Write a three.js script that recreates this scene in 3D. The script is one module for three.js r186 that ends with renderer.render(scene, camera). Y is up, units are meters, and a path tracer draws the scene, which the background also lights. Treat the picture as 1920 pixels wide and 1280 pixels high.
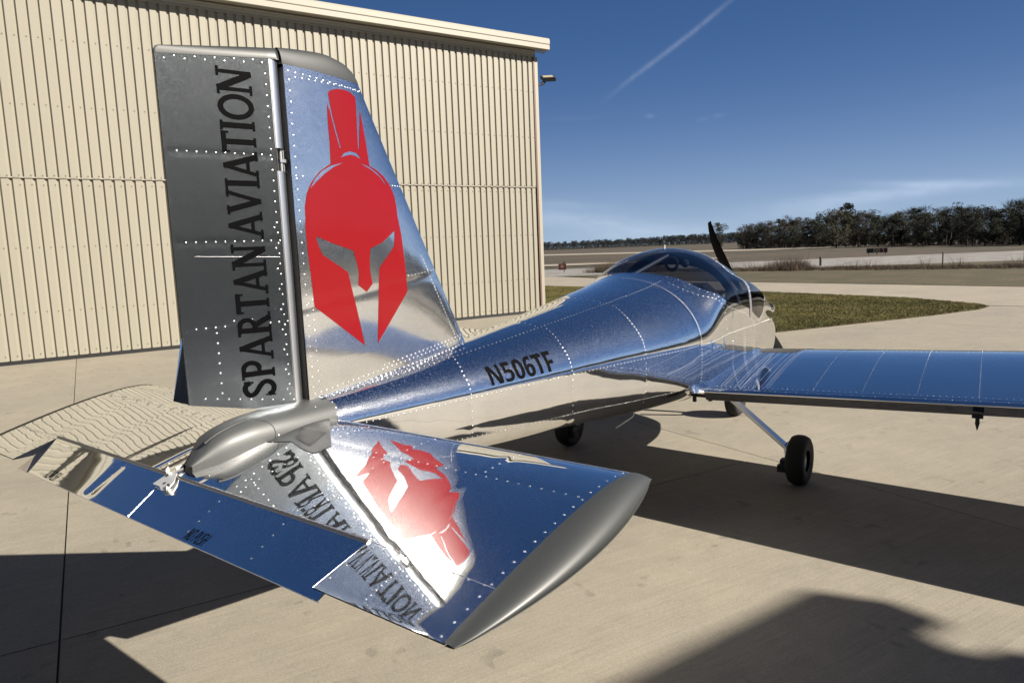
import * as THREE from 'three';
import { mergeGeometries } from 'three/addons/utils/BufferGeometryUtils.js';
import { TessellateModifier } from 'three/addons/modifiers/TessellateModifier.js';
import { FontLoader } from 'three/addons/loaders/FontLoader.js';

// World: x towards the aircraft's nose, y up, z to its right wing, metres; the origin lies on the apron between the main wheels.
const scene = new THREE.Scene();

// ------------------------------------------------------------------ camera
const camera = new THREE.PerspectiveCamera(50.74, 1.5, 0.05, 4000);
camera.position.set(-5.3008, 1.75, 2.3004);
camera.quaternion.setFromRotationMatrix(new THREE.Matrix4().makeBasis(
  new THREE.Vector3(0.583294, -0.039366, 0.811307),
  new THREE.Vector3(0.124765, 0.991314, -0.041601),
  new THREE.Vector3(-0.802622, 0.125488, 0.583139)));

// ------------------------------------------------------------------ sun, sky, exposure
const EXPOSURE = 2.5;
const SUN = new THREE.Vector3(0.36, 1, 1.34).normalize();
const SKY = { low: [0.335, 0.455, 0.60], mid: [0.074, 0.19, 0.465], high: [0.011, 0.032, 0.098], glow: 0.36 };

let seedState = 1234567;
const rnd = () => { seedState = (seedState + 0x6d2b79f5) | 0; let t = Math.imul(seedState ^ (seedState >>> 15), 1 | seedState); t = (t + Math.imul(t ^ (t >>> 7), 61 | t)) ^ t; return ((t ^ (t >>> 14)) >>> 0) / 4294967296; };
const rr = (a, b) => a + (b - a) * rnd();
const clamp = (x, a = 0, b = 1) => Math.min(b, Math.max(a, x));
const lerp = (a, b, t) => a + (b - a) * t;
const smooth = (a, b, x) => { const t = clamp((x - a) / (b - a)); return t * t * (3 - 2 * t); };
function hash2(ix, iy, s) { let h = Math.imul(ix, 374761393) + Math.imul(iy, 668265263) + Math.imul(s, 2246822519); h = Math.imul(h ^ (h >>> 13), 1274126177); h ^= h >>> 16; return (h >>> 0) / 4294967296; }
function vnoise(x, y, s = 0, period = 0) {                       // value noise, tiling when a period is given
  let ix = Math.floor(x), iy = Math.floor(y); const fx = x - ix, fy = y - iy;
  const w = (i) => (period ? ((i % period) + period) % period : i);
  const u = fx * fx * (3 - 2 * fx), v = fy * fy * (3 - 2 * fy);
  const a = hash2(w(ix), w(iy), s), b = hash2(w(ix + 1), w(iy), s), c = hash2(w(ix), w(iy + 1), s), d = hash2(w(ix + 1), w(iy + 1), s);
  return a + (b - a) * u + (c - a) * v + (a - b - c + d) * u * v;
}
function fbm(x, y, s, oct, period = 0) { let a = 0.5, t = 0, n = 0; for (let o = 0; o < oct; o++) { t += a * vnoise(x, y, s + o * 17, period); n += a; x *= 2; y *= 2; period *= 2; a *= 0.5; } return t / n; }

{
  const W = 2048, H = 1024, data = new Float32Array(W * H * 4);
  const D = Math.PI / 180, sunAz = Math.atan2(SUN.z, SUN.x), sunEl = Math.asin(SUN.y);
  // contrail as a strip between two directions (azimuth, elevation in degrees)
  const trail = [[-15.5, 19.4], [-18.9, 16.85], [-21.6, 15.08], [-23.9, 13.69], [-26.3, 12.23], [-28.4, 10.75], [-30, 9.6]];
  const wisps = [  // azimuth, elevation, half widths, tilt, strength
    [-8.2, 2.9, 6.2, 0.42, 0.035, 0.20], [-6, 3.35, 4.2, 0.22, -0.08, 0.20], [-13, 2.1, 5, 0.6, 0.05, 0.12], [-31, 2.2, 6.5, 0.75, -0.12, 0.18], [-31.5, 3.4, 3.5, 0.3, -0.1, 0.09],
    [-25, 0.9, 6, 0.6, 0, 0.14], [-24.8, 9.62, 0.28, 0.07, 0, 0.16], [-20.3, 9.15, 0.9, 0.05, 0.12, 0.10], [-32, 10.0, 1.6, 0.05, 0, 0.08], [-29, 9.7, 3.2, 0.06, -0.02, 0.05],
    [40, 7, 14, 1.5, 0.05, 0.12], [95, 5, 20, 1.2, 0.02, 0.12], [160, 4, 25, 1.3, 0, 0.14], [-110, 4, 22, 1.4, 0.03, 0.12], [10, 8, 9, 0.7, -0.06, 0.06]];
  for (let j = 0; j < H; j++) {
    const el = ((j + 0.5) / H - 0.5) * 180, e = Math.max(el, 0);
    const kLow = Math.exp(-Math.pow(e / 6, 1.4)), kMid = Math.exp(-Math.pow(e / 21, 1.1));
    for (let i = 0; i < W; i++) {
      const az = ((i + 0.5) / W - 0.5) * 360, o = (j * W + i) * 4;
      const cg = Math.sin(e * D) * Math.sin(sunEl) + Math.cos(e * D) * Math.cos(sunEl) * Math.cos(az * D - sunAz), g = Math.acos(clamp(cg, -1, 1)) / D;
      const glow = SKY.glow * (0.62 * Math.exp(-g / 7) + 0.34 * Math.exp(-g / 22));
      const near = 1 + 0.5 * Math.exp(-g / 45) ;
      let haze = 0;
      if (el > -1 && el < 24) {
        for (const [wa, we, ww, wh, wt, ws] of wisps) {
          let da = az - wa; if (da > 180) da -= 360; if (da < -180) da += 360;
          if (Math.abs(da) > ww * 2.2) continue;
          const de = el - we - wt * da, q = (da / ww) ** 2 + (de / wh) ** 2;
          if (q < 6) haze += ws * Math.exp(-q * 1.1) * (0.45 + 1.1 * fbm(az * 0.9 + de * 0.3, de * 5 + az * 0.12, 5, 4));
        }
        for (let k = 0; k < trail.length - 1; k++) {
          const [a0, e0] = trail[k], [a1, e1] = trail[k + 1], vx = a1 - a0, vy = e1 - e0, t = ((az - a0) * vx + (el - e0) * vy) / (vx * vx + vy * vy);
          if (t < 0 || t > 1) continue;
          const d = Math.abs((az - a0) * vy - (el - e0) * vx) / Math.hypot(vx, vy), fade = clamp((k + t) / 1.5) * (1 - smooth(3.2, 5.3, k + t)), wdt = 0.085 + 0.006 * (k + t);
          haze += 0.22 * fade * Math.exp(-(d * d) / (wdt * wdt)) * (0.55 + 0.9 * fbm(az * 3, el * 3, 9, 3));
        }
      }
      for (let c = 0; c < 3; c++) {
        let v = SKY.high[c] + (SKY.mid[c] - SKY.high[c]) * kMid; v = (v + (SKY.low[c] - v) * kLow) * near;
        v += glow * [1.0, 0.97, 0.9][c]; v += haze * [0.62, 0.62, 0.62][c] * (1 + glow);
        data[o + c] = el < 0 ? [0.14, 0.125, 0.095][c] : v / EXPOSURE * 1.0;
      }
      data[o + 3] = 1;
    }
  }
  const sky = new THREE.DataTexture(data, W, H, THREE.RGBAFormat, THREE.FloatType);
  sky.mapping = THREE.EquirectangularReflectionMapping; sky.magFilter = THREE.LinearFilter; sky.minFilter = THREE.LinearFilter; sky.colorSpace = THREE.LinearSRGBColorSpace; sky.needsUpdate = true;
  scene.background = sky; scene.environment = sky;
}
const sun = new THREE.DirectionalLight(new THREE.Color(1, 0.93, 0.82), 5.0);
sun.position.copy(SUN).multiplyScalar(60); sun.castShadow = true; sun.shadow.mapSize.set(4096, 4096);
Object.assign(sun.shadow.camera, { left: -25, right: 25, top: 25, bottom: -25, near: 1, far: 150 });
scene.add(sun, sun.target);
const renderer = new THREE.WebGLRenderer({ antialias: true });
renderer.toneMapping = THREE.LinearToneMapping; renderer.toneMappingExposure = EXPOSURE; renderer.shadowMap.enabled = true;

// ------------------------------------------------------------------ helpers
const names = new Map();
function numbered(n) { const k = names.get(n) || 0; names.set(n, k + 1); return k ? `${n}_${String(k).padStart(3, '0')}` : n; }
function thing(name, label, category, pos = [0, 0, 0], turn = 0, group) {
  const o = new THREE.Group(); o.name = numbered(name); o.position.set(...pos); o.rotation.y = turn; o.userData = { label, category };
  if (group) o.userData.group = group;
  scene.add(o); return o;
}
function part(name, geo, mat, parent, extra) {
  const m = new THREE.Mesh(geo, mat); m.name = name; m.castShadow = m.receiveShadow = true; if (extra) Object.assign(m.userData, extra); parent.add(m); return m;
}
function struct(name, geo, mat) { const m = part(numbered(name), geo, mat, scene); m.userData.kind = 'structure'; return m; }
function copyOf(o, label, pos, turn = 0) { const c = o.clone(); c.name = numbered(o.name.replace(/_\d{3}$/, '')); c.userData = { ...o.userData, label: label || o.userData.label }; if (pos) c.position.set(...pos); c.rotation.y = turn; scene.add(c); return c; }
const V = (x, y, z) => new THREE.Vector3(x, y, z);
function box(w, h, d, x = 0, y = 0, z = 0, ry = 0, rx = 0, rz = 0) { const g = new THREE.BoxGeometry(w, h, d); if (rz) g.rotateZ(rz); if (rx) g.rotateX(rx); if (ry) g.rotateY(ry); g.translate(x, y, z); return g; }
function rod(a, b, r, seg = 8, r2 = r) { const d = b.clone().sub(a), g = new THREE.CylinderGeometry(r2, r, d.length(), seg); g.translate(0, d.length() / 2, 0); g.applyQuaternion(new THREE.Quaternion().setFromUnitVectors(V(0, 1, 0), d.clone().normalize())); g.translate(a.x, a.y, a.z); return g; }
function plain(g) { const o = g.index ? g.toNonIndexed() : g; for (const k of Object.keys(o.attributes)) if (!['position', 'normal', 'uv'].includes(k)) o.deleteAttribute(k); if (!o.attributes.uv) o.setAttribute('uv', new THREE.BufferAttribute(new Float32Array(o.attributes.position.count * 2), 2)); return o; }
const merge = (list) => mergeGeometries(list.map(plain));
// a smooth sheet: fn(u, v) -> Vector3 with normals taken from the surface itself; uv in metres through uvFn
function sheet(fn, nu, nv, { flip = false, uv = null, u0 = 0, u1 = 1, v0 = 0, v1 = 1 } = {}) {
  const pos = [], nor = [], uvs = [], idx = [], e = 1e-3;
  for (let j = 0; j <= nv; j++) for (let i = 0; i <= nu; i++) {
    const u = lerp(u0, u1, i / nu), v = lerp(v0, v1, j / nv), p = fn(u, v);
    const a = fn(u + e, v), b = fn(u - e, v), c = fn(u, v + e), d = fn(u, v - e);
    const n = a.sub(b).cross(c.sub(d)); if (flip) n.negate(); if (n.lengthSq() < 1e-18) n.set(0, 1, 0); n.normalize();
    pos.push(p.x, p.y, p.z); nor.push(n.x, n.y, n.z); const t = uv ? uv(u, v, p) : [p.x, p.y]; uvs.push(t[0], t[1]);
  }
  for (let j = 0; j < nv; j++) for (let i = 0; i < nu; i++) { const a = j * (nu + 1) + i, b = a + 1, c = a + nu + 1, d = c + 1; if (flip) idx.push(a, c, b, b, c, d); else idx.push(a, b, c, b, d, c); }
  const g = new THREE.BufferGeometry();
  g.setAttribute('position', new THREE.Float32BufferAttribute(pos, 3)); g.setAttribute('normal', new THREE.Float32BufferAttribute(nor, 3)); g.setAttribute('uv', new THREE.Float32BufferAttribute(uvs, 2)); g.setIndex(idx); return g;
}
function curve(tab) {                                              // monotone cubic through a table of [x, y]
  const n = tab.length, m = [];
  const d = (i) => (tab[i + 1][1] - tab[i][1]) / (tab[i + 1][0] - tab[i][0]);
  for (let i = 0; i < n; i++) m.push(i === 0 ? d(0) : i === n - 1 ? d(n - 2) : d(i - 1) * d(i) <= 0 ? 0 : (2 * d(i - 1) * d(i)) / (d(i - 1) + d(i)));
  return (x) => {
    if (x <= tab[0][0]) return tab[0][1] + m[0] * (x - tab[0][0]); if (x >= tab[n - 1][0]) return tab[n - 1][1] + m[n - 1] * (x - tab[n - 1][0]);
    let i = 0; while (tab[i + 1][0] < x) i++;
    const h = tab[i + 1][0] - tab[i][0], t = (x - tab[i][0]) / h, t2 = t * t, t3 = t2 * t;
    return (2 * t3 - 3 * t2 + 1) * tab[i][1] + (t3 - 2 * t2 + t) * h * m[i] + (3 * t2 - 2 * t3) * tab[i + 1][1] + (t3 - t2) * h * m[i + 1];
  };
}
const bell = (x, w) => Math.exp(-(x * x) / (w * w));
function dataTex(n, fn, srgb, m = n) {                             // fn(i, j) -> [r, g, b] in 0..1
  const d = new Uint8Array(n * m * 4);
  for (let j = 0; j < m; j++) for (let i = 0; i < n; i++) { const c = fn(i, j), o = (j * n + i) * 4; d[o] = clamp(c[0]) * 255; d[o + 1] = clamp(c[1]) * 255; d[o + 2] = clamp(c[2]) * 255; d[o + 3] = 255; }
  const t = new THREE.DataTexture(d, n, m); t.wrapS = t.wrapT = THREE.RepeatWrapping; t.magFilter = THREE.LinearFilter; t.minFilter = THREE.LinearMipmapLinearFilter; t.generateMipmaps = true; if (srgb) t.colorSpace = THREE.SRGBColorSpace; t.needsUpdate = true; return t;
}
const toS = (c) => (c <= 0.0031308 ? c * 12.92 : 1.055 * Math.pow(c, 1 / 2.4) - 0.055);
const rgbS = (r, g, b) => [toS(r), toS(g), toS(b)];

// ------------------------------------------------------------------ materials
// concrete: broomed, 4 m tile
const N = 2048;
const concreteMap = dataTex(N, (i, j) => {
  const x = i / N, y = j / N;
  const big = fbm(x * 5, y * 5, 3, 4, 5), mid = fbm(x * 40, y * 40, 8, 3, 40), fine = hash2(i, j, 7), fine2 = vnoise(x * 900, y * 900, 4, 900);
  const broom = vnoise(x * 26, y * 820, 21, 0) * 0.6 + vnoise(x * 9, y * 410, 22, 0) * 0.4;
  const spot = smooth(0.80, 0.9, vnoise(x * 60, y * 60, 31, 60)) * smooth(0.6, 0.75, vnoise(x * 11, y * 11, 33, 11));
  let v = 0.86 + 0.16 * (big - 0.5) * 1.5 + 0.13 * (mid - 0.5) + 0.30 * (fine - 0.5) + 0.22 * (fine2 - 0.5) + 0.20 * (broom - 0.5) - 0.2 * spot;
  const w = (big - 0.5) * 0.05;
  return rgbS(0.305 * v, (0.272 - w * 0.1) * v, (0.214 - w * 0.4) * v);
}, true);
const concreteBump = dataTex(1024, (i, j) => { const x = i / 1024, y = j / 1024, v = 0.5 + 0.5 * (vnoise(x * 13, y * 410, 21, 0) - 0.5) + 0.35 * (hash2(i, j, 3) - 0.5); return [v, v, v]; }, false);
const concrete = [0, 1, 2, 3].map((k) => {
  const a = concreteMap.clone(), b = concreteBump.clone(); for (const t of [a, b]) { t.repeat.set(1 / 4, 1 / 4); t.offset.set(k * 0.27, k * 0.61); t.needsUpdate = true; }
  const m = new THREE.MeshStandardMaterial({ map: a, bumpMap: b, bumpScale: 0.0009, roughness: 0.86, metalness: 0 }); const f = [1, 0.97, 1.02, 0.985][k]; m.color.setRGB(f, f, f); return m;
});
const laneMat = new THREE.MeshStandardMaterial({ map: concrete[0].map, roughness: 0.88 }); laneMat.color.setRGB(1.1, 1.08, 1.08);
const asphaltMap = dataTex(1024, (i, j) => { const x = i / 1024, y = j / 1024, b = fbm(x * 3, y * 24, 41, 4, 0), f = hash2(i, j, 6), c = smooth(0.47, 0.5, fbm(x * 8, y * 5, 44, 4, 0)) * smooth(0.53, 0.5, fbm(x * 8, y * 5, 44, 4, 0)); const v = 0.22 + 0.09 * (b - 0.5) + 0.05 * (f - 0.5) - 0.10 * c; return rgbS(v * 1.02, v * 0.97, v * 0.90); }, true);
asphaltMap.repeat.set(1 / 14, 1 / 14);
const asphalt = new THREE.MeshStandardMaterial({ map: asphaltMap, roughness: 0.9 });
const sealant = new THREE.MeshStandardMaterial({ color: new THREE.Color().setRGB(0.02, 0.018, 0.016), roughness: 0.9 });
const grassMap = dataTex(1024, (i, j) => { const x = i / 1024, y = j / 1024, b = fbm(x * 6, y * 6, 51, 5, 6), f = hash2(i, j, 6), m = fbm(x * 70, y * 70, 55, 2, 70), t = clamp(b * 1.6 - 0.3 + (m - 0.5) * 0.5); const v = 0.75 + 0.5 * (f - 0.5) + 0.7 * (m - 0.5); return rgbS(lerp(0.105, 0.20, t) * v, lerp(0.105, 0.158, t) * v, lerp(0.030, 0.072, t) * v); }, true);
const grassNear = grassMap.clone(); grassNear.repeat.set(1 / 5, 1 / 5); grassNear.needsUpdate = true;
const grassFar = grassMap.clone(); grassFar.repeat.set(1 / 60, 1 / 60); grassFar.needsUpdate = true;
const lawnMat = new THREE.MeshStandardMaterial({ map: grassNear, roughness: 1 }); lawnMat.color.setRGB(0.52, 0.46, 0.36);
const fieldMat = new THREE.MeshStandardMaterial({ map: grassFar, roughness: 1 }); fieldMat.color.setRGB(0.44, 0.355, 0.42);

// polished aluminium: fine smudges and hairlines in the gloss
function glossTex(base, smudge, frac, rough, s) {               // mirror ground with a share of fine hairlines that scatter more
  return dataTex(1024, (i, j) => {
    const x = i / 1024, y = j / 1024, a = fbm(x * 4, y * 4, s, 5, 4), b = fbm(x * 14, y * 14, s + 70, 3, 14), cloud = smooth(0.46, 0.74, a * 0.6 + b * 0.4);
    let v = base + smudge * cloud;
    if (hash2(i >> 1, j >> 1, s + 5) < frac * (0.9 + 0.2 * cloud)) v = rough;
    return [v, v, v];
  }, false);
}
const glossMirror = glossTex(0.03, 0, 0.05, 0.32, 100), glossWing = glossTex(0.03, 0, 0.03, 0.30, 150), glossTail = glossTex(0.025, 0, 0.05, 0.32, 200), glossFin = glossTex(0.07, 0, 0.20, 0.34, 250), glossDull = glossTex(0.13, 0, 0.05, 0.34, 300);
const filmMap = dataTex(512, (i, j) => { const x = i / 512, y = j / 512, a = fbm(x * 4, y * 4, 401, 5, 4), k = fbm(x * 18 + y * 3, y * 5, 407, 3, 0), v = 0.93 + 0.12 * (a - 0.5) + 0.07 * (k - 0.5); return rgbS(v, v, v); }, true);
function metal(tex, f = 1, tint = [0.90, 0.905, 0.91]) {
  const t = tex.clone(); t.repeat.set(7.3, 7.3); t.needsUpdate = true; const c = filmMap.clone(); c.repeat.set(1.1, 1.1); c.needsUpdate = true;
  const m = new THREE.MeshStandardMaterial({ metalness: 1, roughness: 1, roughnessMap: t, map: c }); m.color.setRGB(tint[0] * f * 1.06, tint[1] * f * 1.06, tint[2] * f * 1.06); return m;
}
const M = {
  skin: metal(glossMirror, 1.0), tail: metal(glossTail, 0.97), fin: metal(glossFin, 0.97), rudder: metal(glossDull, 0.86, [0.82, 0.90, 0.98]), wing: metal(glossWing, 0.97),
  rivet: new THREE.MeshStandardMaterial({ metalness: 1, roughness: 0.3, color: new THREE.Color().setRGB(0.80, 0.80, 0.80) }),
  alloy: new THREE.MeshStandardMaterial({ metalness: 1, roughness: 0.32, color: new THREE.Color().setRGB(0.72, 0.73, 0.75) }),
  grey: new THREE.MeshPhysicalMaterial({ metalness: 0, roughness: 0.5, clearcoat: 0.08, clearcoatRoughness: 0.25, color: new THREE.Color().setRGB(0.038, 0.041, 0.041) }),
  red: new THREE.MeshPhysicalMaterial({ roughness: 0.35, specularIntensity: 0.5, clearcoat: 0.35, clearcoatRoughness: 0.06, color: new THREE.Color().setRGB(0.225, 0.0015, 0.004) }),
  ink: new THREE.MeshPhysicalMaterial({ roughness: 0.6, specularIntensity: 0.06, color: new THREE.Color().setRGB(0.002, 0.002, 0.0025) }),
  black: new THREE.MeshStandardMaterial({ roughness: 0.55, color: new THREE.Color().setRGB(0.008, 0.008, 0.009) }),
  dark: new THREE.MeshStandardMaterial({ roughness: 0.7, color: new THREE.Color().setRGB(0.02, 0.021, 0.023) }),
  rubber: new THREE.MeshStandardMaterial({ roughness: 0.8, color: new THREE.Color().setRGB(0.012, 0.012, 0.012) }),
  navy: new THREE.MeshStandardMaterial({ roughness: 0.9, color: new THREE.Color().setRGB(0.012, 0.02, 0.05) }),
  white: new THREE.MeshStandardMaterial({ roughness: 0.5, color: new THREE.Color().setRGB(0.75, 0.74, 0.70) }),
  grip: new THREE.MeshStandardMaterial({ roughness: 1, color: new THREE.Color().setRGB(0.010, 0.010, 0.011) }),
  carbon: new THREE.MeshPhysicalMaterial({ roughness: 0.7, specularIntensity: 0.2, color: new THREE.Color().setRGB(0.004, 0.004, 0.005) }),
  glass: new THREE.MeshPhysicalMaterial({ transmission: 1, thickness: 0, roughness: 0.0, ior: 1.5, color: new THREE.Color().setRGB(0.42, 0.44, 0.48) }),
};
for (const k of ['skin', 'tail', 'fin', 'rudder', 'wing']) M[k].side = THREE.DoubleSide;
M.glass.side = THREE.DoubleSide;

// ------------------------------------------------------------------ ground
{
  const far = new THREE.PlaneGeometry(5000, 5000); far.rotateX(-Math.PI / 2); far.translate(0, -0.06, 0);
  const p = far.attributes.position, uv = far.attributes.uv; for (let i = 0; i < p.count; i++) uv.setXY(i, p.getX(i), p.getZ(i));
  struct('ground', far, fieldMat);
}
const JA = [0.399, -0.917], JB = [0.917, 0.399], PITCH = 4.874;
function flat(pts, y, mat, name, skirt = 0) {
  const s = new THREE.Shape(pts.map(([x, z]) => new THREE.Vector2(x, -z)));
  const g = skirt ? new THREE.ExtrudeGeometry(s, { depth: skirt, bevelEnabled: false }) : new THREE.ShapeGeometry(s); g.rotateX(-Math.PI / 2); g.translate(0, y - skirt, 0);
  const p = g.attributes.position, uv = g.attributes.uv; for (let i = 0; i < p.count; i++) uv.setXY(i, p.getX(i), p.getZ(i));
  return struct(name, g, mat);
}
{
  const apron = new THREE.Group(); apron.name = 'apron'; apron.userData.kind = 'structure'; scene.add(apron);
  const half = PITCH / 2 - 0.0045;
  const s = new THREE.Shape([[-half, -half], [half, -half], [half, half], [-half, half]].map((q) => new THREE.Vector2(...q)));
  const g = new THREE.ExtrudeGeometry(s, { depth: 0.05, bevelEnabled: false });
  g.rotateX(-Math.PI / 2); g.translate(0, -0.05, 0);
  const turn = -Math.atan2(JB[1], JB[0]);
  for (let a = -7; a <= 6; a++) for (let b = -6; b <= 6; b++) {
    const ca = -0.33 + PITCH * (a + 0.5), cb = -4.207 + PITCH * (b + 0.5), x = JA[0] * ca + JB[0] * cb, z = JA[1] * ca + JB[1] * cb;
    if (x > 27 || z < -26) continue;
    const m = part('slab', g, concrete[Math.floor(hash2(a + 20, b + 20, 5) * 4)], apron); m.position.set(x, 0.0 - 0.0003 * hash2(a + 30, b + 9, 2), z); m.rotation.y = turn;
  }
  const under = new THREE.PlaneGeometry(70, 66); under.rotateX(-Math.PI / 2); under.rotateY(turn); under.translate(-1, -0.012, -1); part('joint_sealant', under, sealant, apron);
}
// the lane that leaves the apron, the grass beside it, the taxiway and the runway
flat([[27, 12], [22.0, 2.1], [23.6, -2.2], [25.1, -6.4], [27.6, -13], [33.4, -22.5], [47, -34], [60, -60], [46, -60], [37, -34], [23.1, -16.4], [19.5, -5.3], [17.1, -0.5], [15.1, 1.42], [14.6, 6], [15, 14], [17, 30], [27, 30]], 0.008, laneMat, 'taxi_lane');
const islandPts = [[14.1, 1.36], [12.4, 0.55], [8.6, -1.65], [7.6, -3.0], [8.0, -5.0], [9.6, -7.6], [11.9, -8.75], [18, -26], [30, -62], [44, -60], [36.6, -34], [23.1, -16.4], [19.5, -5.3], [17.1, -0.5], [15.3, 1.25], [14.75, 1.48]];
flat(islandPts, 0.022, lawnMat, 'lawn', 0.03);
flat([[22.0, 2.1], [21.4, 6], [21, 14], [21, 60], [60, 200], [104, 200], [46.2, 1.8], [39.2, -11], [34.2, -20.6], [33.4, -21.5], [27.6, -13], [25.1, -6.4], [23.6, -2.2]], 0.018, lawnMat, 'verge', 0.03);
const along = (x, z, dx, dz, t) => [x + dx * t, z + dz * t];
flat([along(46.2, 1.8, 0.48, 0.877, 240), along(39.2, -11, -0.48, -0.877, 90), along(56.5, -16.7, -0.595, -0.804, 120), along(70.1, 1.6, 0.595, 0.804, 240)], 0.012, asphalt, 'taxiway');
flat([along(100, 1.3, 0.47, 0.883, 260), along(125.8, -39.8, 0, 0, 0), along(238, -176, -0.45, -0.893, 60), along(285, -192, -0.45, -0.893, 60), along(150, -49.0, 0, 0, 0), along(117.5, 1.1, 0.5, 0.866, 260)], 0.004, laneMat, 'runway');
flat([[52, -44.6], [61.5, -48], [66, -36], [76, -28], [72, -24], [60, -31.5]], 0.006, laneMat, 'taxiway_stub');

// ------------------------------------------------------------------ hangars
const cream = new THREE.MeshStandardMaterial({ roughness: 0.5, metalness: 0, side: THREE.DoubleSide, color: new THREE.Color().setRGB(0.312, 0.287, 0.226) });
const creamB = cream.clone(); creamB.color.setRGB(0.320, 0.294, 0.232);
const trimMat = cream.clone(); trimMat.color.setRGB(0.36, 0.335, 0.27);
const brownMat = cream.clone(); brownMat.color.setRGB(0.16, 0.085, 0.062);
const roofMat = cream.clone(); roofMat.color.setRGB(0.35, 0.35, 0.33);
const RIB = 0.183;
function sheetGeo(h) {                                             // one steel sheet, five ribs wide, standing on y = 0
  const pr = [[0, 0]]; for (let k = 0; k < 5; k++) { const x = k * RIB; pr.push([x + 0.108, 0], [x + 0.140, -0.036], [x + 0.156, -0.036], [x + 0.178, 0], [x + RIB, 0]); }
  const pos = [], idx = [], uv = [];
  for (let i = 0; i < pr.length - 1; i++) { const a = pos.length / 3; for (const [x, z] of [pr[i], pr[i + 1]]) { pos.push(x, 0, z, x, h, z); uv.push(x, 0, x, h); } idx.push(a, a + 2, a + 1, a + 2, a + 3, a + 1); }
  const g = new THREE.BufferGeometry(); g.setAttribute('position', new THREE.Float32BufferAttribute(pos, 3)); g.setAttribute('uv', new THREE.Float32BufferAttribute(uv, 2)); g.setIndex(idx); const n = g.toNonIndexed(); n.computeVertexNormals(); return n;
}
const SEAM = 3.42, EAVE = 6.853, SHEET = RIB * 5;
const sheetLow = sheetGeo(SEAM - 0.075 + 0.03), sheetHigh = sheetGeo(EAVE - SEAM + 0.02);
const screwGeo = new THREE.CylinderGeometry(0.011, 0.013, 0.009, 6); screwGeo.rotateX(Math.PI / 2);
const screwMat = new THREE.MeshStandardMaterial({ roughness: 0.6, color: new THREE.Color().setRGB(0.16, 0.14, 0.10) });
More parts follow.
